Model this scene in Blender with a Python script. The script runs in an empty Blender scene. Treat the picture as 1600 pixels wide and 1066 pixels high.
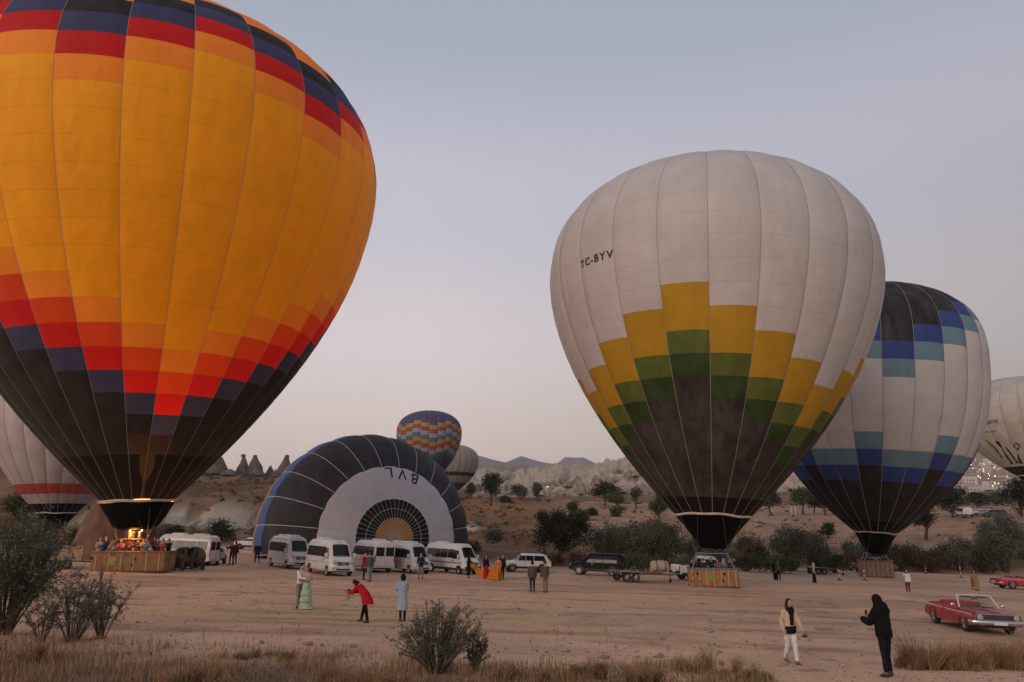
import bpy, math, random
import numpy as np
from mathutils import Vector, Matrix

random.seed(7)
RNG = np.random.default_rng(7)
SC = bpy.context.scene
COL = SC.collection
PI = math.pi

# ------------------------------------------------------------------ camera, sky, sun, exposure
FOC = 1150.0                      # focal length in pixels of the 1600 px wide photograph
PITCH = math.atan(287 / FOC)
CP, SP = math.cos(PITCH), math.sin(PITCH)
CZ = 3.2
cam = bpy.data.cameras.new('camera')
cam.sensor_width = 36.0
cam.lens = 36.0 * FOC / 1600.0
cam.clip_start = 0.5
cam.clip_end = 30000.0
camo = bpy.data.objects.new('camera', cam)
COL.objects.link(camo)
camo.location = (0, 0, CZ)
camo.rotation_euler = (PI / 2 + PITCH, 0, 0)
SC.camera = camo

SUN_EL, SUN_AZ = math.radians(5.0), math.radians(215.0)   # low, behind the camera and to its left
world = bpy.data.worlds.new('World')
SC.world = world
world.use_nodes = True
nt = world.node_tree
nt.nodes.clear()
wo = nt.nodes.new('ShaderNodeOutputWorld')
add = nt.nodes.new('ShaderNodeAddShader')
bg1 = nt.nodes.new('ShaderNodeBackground')
bg2 = nt.nodes.new('ShaderNodeBackground')
sky = nt.nodes.new('ShaderNodeTexSky')
sky.sky_type = 'NISHITA'
sky.sun_disc = False
sky.sun_elevation = math.radians(2.0)
sky.sun_rotation = SUN_AZ
sky.altitude = 1000
nt.links.new(sky.outputs[0], bg1.inputs[0])
bg1.inputs[1].default_value = 0.04
tc = nt.nodes.new('ShaderNodeTexCoord')
sx = nt.nodes.new('ShaderNodeSeparateXYZ')
nt.links.new(tc.outputs['Generated'], sx.inputs[0])
rmp = nt.nodes.new('ShaderNodeValToRGB')
rmp.color_ramp.interpolation = 'EASE'
els = rmp.color_ramp.elements
SKYC = [(0.0, (.67, .515, .475)), (0.10, (.68, .54, .505)), (0.22, (.665, .580, .580)), (0.42, (.515, .498, .575)),
        (0.62, (.350, .376, .453)), (1.0, (.26, .30, .39))]
els[0].position, els[0].color = SKYC[0][0], SKYC[0][1] + (1,)
els[1].position, els[1].color = SKYC[-1][0], SKYC[-1][1] + (1,)
for p_, c_ in SKYC[1:-1]:
    e_ = els.new(p_)
    e_.color = c_ + (1,)
nt.links.new(sx.outputs['Z'], rmp.inputs[0])
# the sky is a little brighter on one side of the valley than on the other
def rng_(out, a, b, c, d):
    q = nt.nodes.new('ShaderNodeMapRange')
    for k_, v_ in zip(('From Min', 'From Max', 'To Min', 'To Max'), (a, b, c, d)):
        q.inputs[k_].default_value = v_
    nt.links.new(out, q.inputs[0])
    return q.outputs[0]


ab_ = nt.nodes.new('ShaderNodeMath')
ab_.operation = 'MULTIPLY'
nt.links.new(rng_(sx.outputs['X'], -.12, .62, 0, 1), ab_.inputs[0])
nt.links.new(rng_(sx.outputs['Z'], .0, .66, 1, 0), ab_.inputs[1])
mr = nt.nodes.new('ShaderNodeMapRange')
mr.inputs['To Min'].default_value = 1.0
mr.inputs['To Max'].default_value = 0.36
nt.links.new(ab_.outputs[0], mr.inputs[0])
mul = nt.nodes.new('ShaderNodeVectorMath')
mul.operation = 'SCALE'
nt.links.new(rmp.outputs[0], mul.inputs[0])
nt.links.new(mr.outputs[0], mul.inputs['Scale'])
nt.links.new(mul.outputs[0], bg2.inputs[0])
bg2.inputs[1].default_value = 1.05
nt.links.new(bg1.outputs[0], add.inputs[0])
nt.links.new(bg2.outputs[0], add.inputs[1])
nt.links.new(add.outputs[0], wo.inputs[0])

sun = bpy.data.lights.new('sun', 'SUN')
sun.energy = 1.0
sun.angle = math.radians(25)
sun.color = (1.0, 0.80, 0.66)
suno = bpy.data.objects.new('sun', sun)
COL.objects.link(suno)
sd = Vector((math.sin(SUN_AZ) * math.cos(SUN_EL + .27), math.cos(SUN_AZ) * math.cos(SUN_EL + .27), math.sin(SUN_EL + .27)))
suno.rotation_euler = (-sd).to_track_quat('-Z', 'Y').to_euler()
suno.location = (-30, -40, 40)

SC.view_settings.view_transform = 'Standard'
SC.view_settings.look = 'None'
SC.view_settings.exposure = 0.0
SC.view_settings.gamma = 1.0
SC.view_settings.use_curve_mapping = False
SC.render.engine = 'CYCLES'
SC.cycles.use_denoising = True
SC.cycles.max_bounces = 8
SC.cycles.diffuse_bounces = 3
SC.cycles.transmission_bounces = 6
SC.cycles.transparent_max_bounces = 8
SC.cycles.volume_bounces = 0
SC.cycles.sample_clamp_indirect = 4.0

# ------------------------------------------------------------------ materials
MATS = {}


def mat(name, col, rough=.7, var=.0, scale=4.0, metal=0.0, transl=0.0, emit=0.0, bump=0.0, stretch=(1, 1, 1), col2=None,
        island=0.0, alpha=1.0, coat=0.0, spec=None, bscale=None):
    if name in MATS:
        return MATS[name]
    m = bpy.data.materials.new(name)
    m.use_nodes = True
    t = m.node_tree
    n = t.nodes
    b = n['Principled BSDF']
    out = n['Material Output']
    b.inputs['Roughness'].default_value = rough
    b.inputs['Metallic'].default_value = metal
    if coat:
        b.inputs['Coat Weight'].default_value = coat
        b.inputs['Coat Roughness'].default_value = .12
    if spec is not None:
        b.inputs['Specular IOR Level'].default_value = spec
    src = None
    co = n.new('ShaderNodeTexCoord')
    mp = n.new('ShaderNodeMapping')
    mp.inputs['Scale'].default_value = stretch
    t.links.new(co.outputs['Object'], mp.inputs[0])
    if var or col2:
        nz = n.new('ShaderNodeTexNoise')
        nz.inputs['Scale'].default_value = scale
        nz.inputs['Detail'].default_value = 6
        nz.inputs['Roughness'].default_value = .62
        t.links.new(mp.outputs[0], nz.inputs[0])
        r = n.new('ShaderNodeValToRGB')
        lo = tuple(c * (1 - var) for c in col)
        hi = col2 if col2 else tuple(min(1, c * (1 + var)) for c in col)
        r.color_ramp.elements[0].position, r.color_ramp.elements[0].color = .33, lo + (1,)
        r.color_ramp.elements[1].position, r.color_ramp.elements[1].color = .68, hi + (1,)
        t.links.new(nz.outputs[0], r.inputs[0])
        src = r.outputs[0]
    if island:
        g = n.new('ShaderNodeNewGeometry')
        hs = n.new('ShaderNodeHueSaturation')
        if src is None:
            hs.inputs['Color'].default_value = col + (1,)
        else:
            t.links.new(src, hs.inputs['Color'])
        m1 = n.new('ShaderNodeMapRange')
        m1.inputs['To Min'].default_value = 1 - island
        m1.inputs['To Max'].default_value = 1 + island
        t.links.new(g.outputs['Random Per Island'], m1.inputs[0])
        t.links.new(m1.outputs[0], hs.inputs['Value'])
        m2 = n.new('ShaderNodeMapRange')
        m2.inputs['To Min'].default_value = .5 + .05 * island
        m2.inputs['To Max'].default_value = .5 - .05 * island
        t.links.new(g.outputs['Random Per Island'], m2.inputs[0])
        t.links.new(m2.outputs[0], hs.inputs['Hue'])
        src = hs.outputs[0]
    if src is not None:
        t.links.new(src, b.inputs['Base Color'])
    else:
        b.inputs['Base Color'].default_value = col + (1,)
    if bump:
        nb = n.new('ShaderNodeTexNoise')
        nb.inputs['Scale'].default_value = bscale or scale * 3
        nb.inputs['Detail'].default_value = 5
        t.links.new(mp.outputs[0], nb.inputs[0])
        bp = n.new('ShaderNodeBump')
        bp.inputs['Strength'].default_value = bump
        bp.inputs['Distance'].default_value = .05
        t.links.new(nb.outputs[0], bp.inputs['Height'])
        t.links.new(bp.outputs[0], b.inputs['Normal'])
    if emit:
        b.inputs['Emission Color'].default_value = col + (1,)
        b.inputs['Emission Strength'].default_value = emit
    if alpha < 1:
        b.inputs['Alpha'].default_value = alpha
    if transl:
        tr = n.new('ShaderNodeBsdfTranslucent')
        if src is not None:
            t.links.new(src, tr.inputs[0])
        else:
            tr.inputs[0].default_value = col + (1,)
        mx = n.new('ShaderNodeMixShader')
        mx.inputs[0].default_value = transl
        t.links.new(b.outputs[0], mx.inputs[1])
        t.links.new(tr.outputs[0], mx.inputs[2])
        t.links.new(mx.outputs[0], out.inputs[0])
    MATS[name] = m
    return m


def fabric(name, col, transl=.22, var=.10, dirt=.0, see=0.0):
    """Balloon cloth: woven colour, streaks running down the gore, sewn seams between rows (UV v counts rows)."""
    if name in MATS:
        return MATS[name]
    m = bpy.data.materials.new(name)
    m.use_nodes = True
    t = m.node_tree
    n = t.nodes
    b = n['Principled BSDF']
    b.inputs['Roughness'].default_value = .62
    b.inputs['Specular IOR Level'].default_value = .25 if max(col) > .1 else .07
    out = n['Material Output']
    co = n.new('ShaderNodeTexCoord')
    mp = n.new('ShaderNodeMapping')
    mp.inputs['Scale'].default_value = (1.3, 1.3, .16)
    t.links.new(co.outputs['Object'], mp.inputs[0])
    nz = n.new('ShaderNodeTexNoise')
    nz.inputs['Scale'].default_value = 1.0
    nz.inputs['Detail'].default_value = 7
    nz.inputs['Roughness'].default_value = .65
    t.links.new(mp.outputs[0], nz.inputs[0])
    r = n.new('ShaderNodeMapRange')
    r.inputs['From Min'].default_value = .3
    r.inputs['From Max'].default_value = .7
    r.inputs['To Min'].default_value = 1 - var
    r.inputs['To Max'].default_value = 1 + var
    t.links.new(nz.outputs[0], r.inputs[0])
    # blotches of wear
    n2 = n.new('ShaderNodeTexNoise')
    n2.inputs['Scale'].default_value = .35
    n2.inputs['Detail'].default_value = 4
    t.links.new(co.outputs['Object'], n2.inputs[0])
    r2 = n.new('ShaderNodeMapRange')
    r2.inputs['From Min'].default_value = .35
    r2.inputs['From Max'].default_value = .65
    r2.inputs['To Min'].default_value = 1 - var * .6 - dirt
    r2.inputs['To Max'].default_value = 1 + var * .4
    t.links.new(n2.outputs[0], r2.inputs[0])
    uv = n.new('ShaderNodeUVMap')
    sp_ = n.new('ShaderNodeSeparateXYZ')
    t.links.new(uv.outputs[0], sp_.inputs[0])
    pp = n.new('ShaderNodeMath')
    pp.operation = 'PINGPONG'
    pp.inputs[1].default_value = .5
    t.links.new(sp_.outputs['Y'], pp.inputs[0])
    r3 = n.new('ShaderNodeMapRange')
    r3.inputs['From Min'].default_value = .012
    r3.inputs['From Max'].default_value = .035
    r3.inputs['To Min'].default_value = .90
    r3.inputs['To Max'].default_value = 1
    t.links.new(pp.outputs[0], r3.inputs[0])
    q = n.new('ShaderNodeMath')
    q.operation = 'MULTIPLY'
    t.links.new(r.outputs[0], q.inputs[0])
    t.links.new(r2.outputs[0], q.inputs[1])
    q2 = n.new('ShaderNodeMath')
    q2.operation = 'MULTIPLY'
    t.links.new(q.outputs[0], q2.inputs[0])
    t.links.new(r3.outputs[0], q2.inputs[1])
    vm = n.new('ShaderNodeVectorMath')
    vm.operation = 'SCALE'
    vm.inputs[0].default_value = col
    t.links.new(q2.outputs[0], vm.inputs['Scale'])
    t.links.new(vm.outputs[0], b.inputs['Base Color'])
    wv = n.new('ShaderNodeTexNoise')
    wv.inputs['Scale'].default_value = .9
    wv.inputs['Detail'].default_value = 3
    t.links.new(co.outputs['Object'], wv.inputs[0])
    bp = n.new('ShaderNodeBump')
    bp.inputs['Strength'].default_value = .35
    bp.inputs['Distance'].default_value = .25
    t.links.new(wv.outputs[0], bp.inputs['Height'])
    b2 = n.new('ShaderNodeBump')
    b2.inputs['Strength'].default_value = .30
    b2.inputs['Distance'].default_value = .16
    t.links.new(nz.outputs[0], b2.inputs['Height'])
    t.links.new(bp.outputs[0], b2.inputs['Normal'])
    t.links.new(b2.outputs[0], b.inputs['Normal'])
    tr = n.new('ShaderNodeBsdfTranslucent')
    t.links.new(vm.outputs[0], tr.inputs[0])
    mx = n.new('ShaderNodeMixShader')
    mx.inputs[0].default_value = transl
    t.links.new(b.outputs[0], mx.inputs[1])
    t.links.new(tr.outputs[0], mx.inputs[2])
    last = mx
    if see:
        tp = n.new('ShaderNodeBsdfTransparent')
        m3 = n.new('ShaderNodeMixShader')
        m3.inputs[0].default_value = see
        t.links.new(mx.outputs[0], m3.inputs[1])
        t.links.new(tp.outputs[0], m3.inputs[2])
        last = m3
    t.links.new(last.outputs[0], out.inputs[0])
    MATS[name] = m
    return m


# ------------------------------------------------------------------ mesh helpers
def nrm(v):
    return v / (np.linalg.norm(v) + 1e-12)


class MB:
    """Collects shapes; build() links them as ONE mesh object."""

    def __init__(self):
        self.v, self.f, self.m = [], [], []

    def add(self, V, Fs, mi=0):
        o = len(self.v)
        self.v.extend([tuple(map(float, p)) for p in V])
        for f in Fs:
            self.f.append(tuple(i + o for i in f))
            self.m.append(mi)

    def box(self, c, s, rz=0.0, mi=0, ry=0.0, taper=1.0):
        c = np.array(c, float)
        V = []
        for k in (-1, 1):
            tp = taper if k > 0 else 1.0
            for i, j in ((-1, -1), (1, -1), (1, 1), (-1, 1)):
                V.append((i * s[0] / 2 * tp, j * s[1] / 2 * tp, k * s[2] / 2))
        V = np.array(V)
        if ry:
            a, b = math.cos(ry), math.sin(ry)
            V = V @ np.array([[a, 0, b], [0, 1, 0], [-b, 0, a]]).T
        if rz:
            a, b = math.cos(rz), math.sin(rz)
            V = V @ np.array([[a, -b, 0], [b, a, 0], [0, 0, 1]]).T
        self.add(V + c, [(3, 2, 1, 0), (4, 5, 6, 7), (0, 1, 5, 4), (1, 2, 6, 5), (2, 3, 7, 6), (3, 0, 4, 7)], mi)
        return self

    def loft(self, rings, cap=True, mi=0, closed=True):
        n = len(rings[0])
        V = [p for r in rings for p in r]
        Fs = []
        for k in range(len(rings) - 1):
            for i in range(n if closed else n - 1):
                j = (i + 1) % n
                Fs.append((k * n + i, k * n + j, (k + 1) * n + j, (k + 1) * n + i))
        if cap:
            Fs.append(tuple(reversed(range(n))))
            Fs.append(tuple(range((len(rings) - 1) * n, len(rings) * n)))
        self.add(V, Fs, mi)
        return self

    def tube(self, pts, radii, n=8, mi=0, cap=True, round_=False):
        pts = [np.array(p, float) for p in pts]
        if not hasattr(radii, '__len__'):
            radii = [radii] * len(pts)
        if round_:
            d0, d1 = nrm(pts[0] - pts[1]), nrm(pts[-1] - pts[-2])
            ra, rb = float(np.mean(radii[0])), float(np.mean(radii[-1]))
            pts = [pts[0] + d0 * ra * .85, pts[0] + d0 * ra * .5] + pts + [pts[-1] + d1 * rb * .5, pts[-1] + d1 * rb * .85]
            radii = [radii[0] * .4, radii[0] * .82] + list(radii) + [radii[-1] * .82, radii[-1] * .4]
        rings = []
        u = None
        for i, p in enumerate(pts):
            a = pts[max(i - 1, 0)]
            b = pts[min(i + 1, len(pts) - 1)]
            d = nrm(b - a)
            if u is None:
                u = np.cross(d, (0, 0, 1.0))
                if np.linalg.norm(u) < .2:
                    u = np.cross(d, (0, 1.0, 0))
            u = nrm(u - d * (u @ d))
            w = np.cross(d, u)
            r = radii[i]
            rx, ry = (r if hasattr(r, '__len__') else (r, r))
            rings.append([p + u * rx * math.cos(t) + w * ry * math.sin(t) for t in np.linspace(0, 2 * PI, n, endpoint=False)])
        return self.loft(rings, cap, mi)

    def ell(self, c, r, nu=12, nv=8, mi=0, R=None):
        c = np.array(c, float)
        rings = []
        for k in range(1, nv):
            a = PI * k / nv
            rings.append([np.array((r[0] * math.sin(a) * math.cos(t), r[1] * math.sin(a) * math.sin(t), -r[2] * math.cos(a)))
                          for t in np.linspace(0, 2 * PI, nu, endpoint=False)])
        if R is not None:
            rings = [[R @ p for p in q] for q in rings]
        rings = [[p + c for p in q] for q in rings]
        return self.loft(rings, True, mi)

    def lathe(self, prof, c=(0, 0, 0), axis='z', n=16, mi=0, cap=True):
        c = np.array(c, float)
        rings = []
        for r, h in prof:
            ring = []
            for t in np.linspace(0, 2 * PI, n, endpoint=False):
                a, b = r * math.cos(t), r * math.sin(t)
                ring.append(c + np.array({'z': (a, b, h), 'y': (a, h, b), 'x': (h, a, b)}[axis]))
            rings.append(ring)
        return self.loft(rings, cap, mi)

    def grid(self, fn, nu, nv, mi=0):
        V = [fn(i / nu, j / nv) for j in range(nv + 1) for i in range(nu + 1)]
        Fs = [(j * (nu + 1) + i, j * (nu + 1) + i + 1, (j + 1) * (nu + 1) + i + 1, (j + 1) * (nu + 1) + i) for j in range(nv) for i in range(nu)]
        self.add(V, Fs, mi)
        return self

    def poly(self, P, mi=0):
        self.add(P, [tuple(range(len(P)))], mi)
        return self

    def mesh(self, name, mats, smooth=40):
        me = bpy.data.meshes.new(name)
        me.from_pydata(self.v, [], self.f)
        mats = mats if isinstance(mats, (list, tuple)) else [mats]
        for m in mats:
            me.materials.append(m)
        if len(mats) > 1:
            me.polygons.foreach_set('material_index', self.m)
        if smooth:
            me.polygons.foreach_set('use_smooth', [True] * len(self.f))
            me.set_sharp_from_angle(angle=math.radians(smooth))
        me.update()
        return me

    def build(self, name, mats, parent=None, loc=None, smooth=40):
        return link(name, self.mesh(name, mats, smooth), parent, loc)


def link(name, me, parent=None, loc=None):
    o = bpy.data.objects.new(name, me)
    COL.objects.link(o)
    if parent is not None:
        o.parent = parent
    if loc is not None:
        o.location = loc
    return o


def tag(o, label=None, cat=None, group=None, kind=None):
    if label:
        o['label'] = label
    if cat:
        o['category'] = cat
    if group:
        o['group'] = group
    if kind:
        o['kind'] = kind
    return o


def thing(name, label, cat, loc, rz=0.0, group=None, sc=1.0):
    o = bpy.data.objects.new(name, None)
    o.empty_display_size = .3
    COL.objects.link(o)
    o.location = loc
    o.rotation_euler = (0, 0, rz)
    o.scale = (sc, sc, sc)
    return tag(o, label, cat, group)


def np_mesh(name, V, Q, mats, smooth=False, mi=None):
    V = np.asarray(V, np.float32)
    Q = np.asarray(Q, np.int32)
    k = Q.shape[1]
    me = bpy.data.meshes.new(name)
    me.vertices.add(len(V))
    me.vertices.foreach_set('co', V.ravel())
    me.loops.add(Q.size)
    me.loops.foreach_set('vertex_index', Q.ravel())
    me.polygons.add(len(Q))
    me.polygons.foreach_set('loop_start', np.arange(0, Q.size, k, dtype=np.int32))
    if smooth:
        me.polygons.foreach_set('use_smooth', np.ones(len(Q), bool))
    for m in (mats if isinstance(mats, (list, tuple)) else [mats]):
        me.materials.append(m)
    if mi is not None:
        me.polygons.foreach_set('material_index', np.asarray(mi, np.int32))
    me.update(calc_edges=True)
    return me


# ------------------------------------------------------------------ noise and terrain
def _hash(ix, iy, s):
    h = (ix.astype(np.int64) * 374761393 + iy.astype(np.int64) * 668265263 + s * 1274126177) & 0xffffffff
    h = ((h ^ (h >> 13)) * 1274126177) & 0xffffffff
    return ((h ^ (h >> 16)) & 0xffff) / 65535.0


def vnoise(x, y, s=0):
    ix, iy = np.floor(x), np.floor(y)
    fx, fy = x - ix, y - iy
    fx, fy = fx * fx * (3 - 2 * fx), fy * fy * (3 - 2 * fy)
    a, b = _hash(ix, iy, s), _hash(ix + 1, iy, s)
    c, d = _hash(ix, iy + 1, s), _hash(ix + 1, iy + 1, s)
    return (a + (b - a) * fx) * (1 - fy) + (c + (d - c) * fx) * fy


def fbm(x, y, o=4, s=0):
    t, a, w = 0, .5, 0
    for i in range(o):
        t = t + a * vnoise(x * 2 ** i, y * 2 ** i, s + i)
        w += a
        a *= .5
    return t / w


def ridge(x, y, o=4, s=0):
    t, a, w = 0, .5, 0
    for i in range(o):
        t = t + a * (1 - np.abs(2 * vnoise(x * 2 ** i, y * 2 ** i, s + i) - 1))
        w += a
        a *= .5
    return t / w


def plane(x, y):
    return -.035 * x - .012 * y + .6 * np.exp(-(((x - 12) / 5) ** 2 + ((y - 15.5) / 5) ** 2))


# skyline columns: image column -> (edge of the flat lot, [(distance, image row of the ground there) ...])
COLS = [
    (-300, 72, [(90, 850), (130, 790), (180, 700), (260, 640), (420, 660), (800, 700)]),
    (0, 75, [(95, 842), (130, 788), (180, 705), (260, 655), (420, 670), (800, 700)]),
    (100, 80, [(115, 846), (140, 808), (190, 735), (260, 700), (420, 700), (800, 720)]),
    (200, 86, [(105, 846), (130, 806), (200, 742), (280, 716), (420, 722), (800, 735)]),
    (345, 100, [(118, 838), (134, 818), (148, 782), (200, 757), (270, 738), (420, 745), (800, 750)]),
    (420, 104, [(118, 840), (136, 818), (152, 785), (220, 758), (280, 742), (420, 748), (800, 750)]),
    (560, 96, [(118, 838), (150, 800), (220, 775), (300, 762), (500, 772), (800, 765)]),
    (640, 92, [(115, 842), (150, 806), (200, 786), (260, 780), (500, 780), (800, 765), (1100, 738)]),
    (715, 84, [(96, 864), (116, 848), (142, 824), (172, 800), (205, 786), (250, 780), (500, 784), (720, 775), (1000, 742), (1400, 732)]),
    (800, 82, [(92, 866), (120, 844), (160, 812), (200, 790), (260, 780), (500, 786), (700, 777), (950, 748), (1250, 733)]),
    (900, 80, [(100, 860), (140, 838), (180, 814), (240, 795), (300, 785), (500, 786), (700, 774), (820, 748), (1000, 735), (1300, 732)]),
    (1000, 84, [(102, 866), (140, 840), (200, 806), (260, 795), (320, 788), (520, 786), (690, 772), (790, 738), (950, 728), (1300, 729)]),
    (1100, 90, [(106, 870), (160, 826), (220, 806), (300, 794), (520, 785), (700, 772), (820, 742), (1000, 732), (1300, 731)]),
    (1250, 100, [(114, 876), (150, 836), (200, 813), (280, 801), (350, 791), (560, 783), (720, 770), (900, 738), (1300, 731)]),
    (1400, 106, [(120, 872), (150, 840), (200, 815), (260, 805), (320, 796), (560, 784), (720, 775), (1000, 756), (1300, 722), (1500, 712)]),
    (1480, 106, [(122, 868), (160, 832), (220, 808), (300, 795), (560, 784), (740, 772), (1000, 752), (1200, 728), (1500, 700)]),
    (1535, 106, [(122, 866), (160, 830), (220, 807), (300, 793), (560, 783), (740, 770), (1000, 750), (1200, 722), (1420, 690), (1520, 664)]),
    (1600, 106, [(122, 866), (160, 830), (220, 807), (300, 793), (560, 783), (740, 770), (1000, 754), (1250, 724), (1500, 698)]),
    (1900, 106, [(122, 866), (160, 830), (220, 807), (300, 793), (560, 783), (740, 772), (1000, 760), (1300, 740), (1600, 730)]),
]
MTN = ([-300, 600, 690, 715, 740, 765, 790, 800, 814, 840, 866, 872, 885, 900, 914, 925, 942, 1000, 1900],
       [742, 738, 724, 717, 711, 718, 724, 719, 713, 721, 727, 725, 714.5, 716, 715, 721, 728, 733, 736])
YS = np.exp(np.linspace(math.log(40), math.log(9000), 700))
TABU, TABZ = [], []


def row_slope(py):
    v = (533 - py) / FOC
    return (SP + v * CP) / (CP - v * SP)


for px, yb, pts in COLS:
    u = (px - 800) / FOC / 1.03
    ys = [40, yb]
    zs = [float(plane(u * 40, 40)), float(plane(u * yb, yb))]
    for d, py in pts:
        ys.append(d)
        zs.append(CZ + d * row_slope(py))
    for d, py in ((2600, 744), (4500, np.interp(px, *MTN)), (7000, 775), (9000, 790)):
        ys.append(d)
        zs.append(CZ + d * row_slope(py))
    TABU.append(u)
    TABZ.append(np.interp(YS, ys, zs))
TABU, TABZ = np.array(TABU), np.array(TABZ)
EDGE = np.array([c[1] for c in COLS], float)
MU = (np.array(MTN[0]) - 800) / FOC / 1.03


def zg(x, y, detail=True):
    x, y = np.broadcast_arrays(np.asarray(x, float), np.asarray(y, float))
    yy = np.maximum(y, 1.0)
    u = np.clip(x / np.maximum(yy, 20), TABU[0], TABU[-1])
    fi = np.interp(u, TABU, np.arange(len(TABU)))
    i0 = np.minimum(fi.astype(int), len(TABU) - 2)
    fu = fi - i0
    fu = fu * fu * (3 - 2 * fu)
    fy = np.interp(np.log(np.maximum(yy, 40)), np.log(YS), np.arange(len(YS)))
    j0 = np.minimum(fy.astype(int), len(YS) - 2)
    fv = fy - j0
    z = (TABZ[i0, j0] * (1 - fu) + TABZ[i0 + 1, j0] * fu) * (1 - fv) + (TABZ[i0, j0 + 1] * (1 - fu) + TABZ[i0 + 1, j0 + 1] * fu) * fv
    edge = np.interp(u, TABU, EDGE)
    k = np.clip((yy - edge) / 5, 0, 1)
    k = k * k * (3 - 2 * k)
    z = plane(x, y) * (1 - k) + z * k
    # mountains: exact ridge line between the coarse columns
    mz = CZ + yy * row_slope_arr(np.interp(u, MU, MTN[1]))
    mk = np.exp(-((yy - 4500) / 900) ** 2)
    z = z * (1 - mk) + mz * mk
    if detail:
        d = np.clip((yy - edge) / 40, 0, 1)
        z = z + .05 * (fbm(x * .35, y * .35, 3, 3) - .5) + .012 * (fbm(x * 2.1, y * 2.1, 2, 5) - .5)
        z = z + k * d * ((fbm(x * .09, y * .09, 4, 11) - .5) * 2.4 + (fbm(x * .45, y * .35, 3, 13) - .5) * .9 * np.clip((400 - yy) / 200, 0, 1))
        # eroded pale bank behind the vans
        c1 = np.exp(-((yy - 142) / 10) ** 2) * np.clip((u + .62) / .1, 0, 1) * np.clip((-.22 - u) / .1, 0, 1)
        z = z - c1 * 4.2 * ridge(x * .19, y * .03, 4, 21)
        # carved tuff cliffs across the valley
        c2 = np.clip((yy - 640) / 120, 0, 1) * np.clip((1250 - yy) / 250, 0, 1) * np.clip((u + .14) / .08, 0, 1)
        z = z + c2 * (ridge(x * .075, y * .02, 3, 37) - .6) * 20 + c2 * (ridge(x * .16, y * .035, 2, 39) - .6) * 7 + c2 * (ridge(x * .022, y * .009, 3, 31) - .62) * 24 + c2 * (fbm(x * .08, y * .05, 3, 33) - .5) * 10
        c3 = np.clip((yy - 900) / 200, 0, 1) * np.clip((2600 - yy) / 600, 0, 1)
        z = z + c3 * (fbm(x * .012, y * .012, 5, 41) - .5) * 18
        c4 = np.exp(-((yy - 4500) / 1300) ** 2)
        z = z + c4 * (ridge(x * .0022, y * .0016, 4, 51) - .6) * 16
    return z


def row_slope_arr(py):
    v = (533 - py) / FOC
    return (SP + v * CP) / (CP - v * SP)


def ray(px, py):
    v = (533 - py) / FOC
    return np.array([(px - 800) / FOC, CP - v * SP, SP + v * CP])


def at(px, py, lift=0.0):
    """The point of the ground seen at this place of the photograph."""
    d = ray(px, py)
    s = np.exp(np.linspace(math.log(8), math.log(6000), 5000))
    zz = zg(d[0] * s, d[1] * s)
    hit = np.nonzero(CZ + d[2] * s < zz)[0]
    i = hit[0] if len(hit) else 3000
    return np.array([d[0] * s[i], d[1] * s[i], float(zg(d[0] * s[i], d[1] * s[i])) + lift])


def onray(px, y):
    """Ground point below image column px at distance y."""
    x = (px - 800) / FOC / 1.03 * y
    return np.array([x, y, float(zg(x, y))])


def pxm(p):
    """Photograph pixels per metre of height at a ground point."""
    return FOC / (p[1] * .941)

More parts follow.
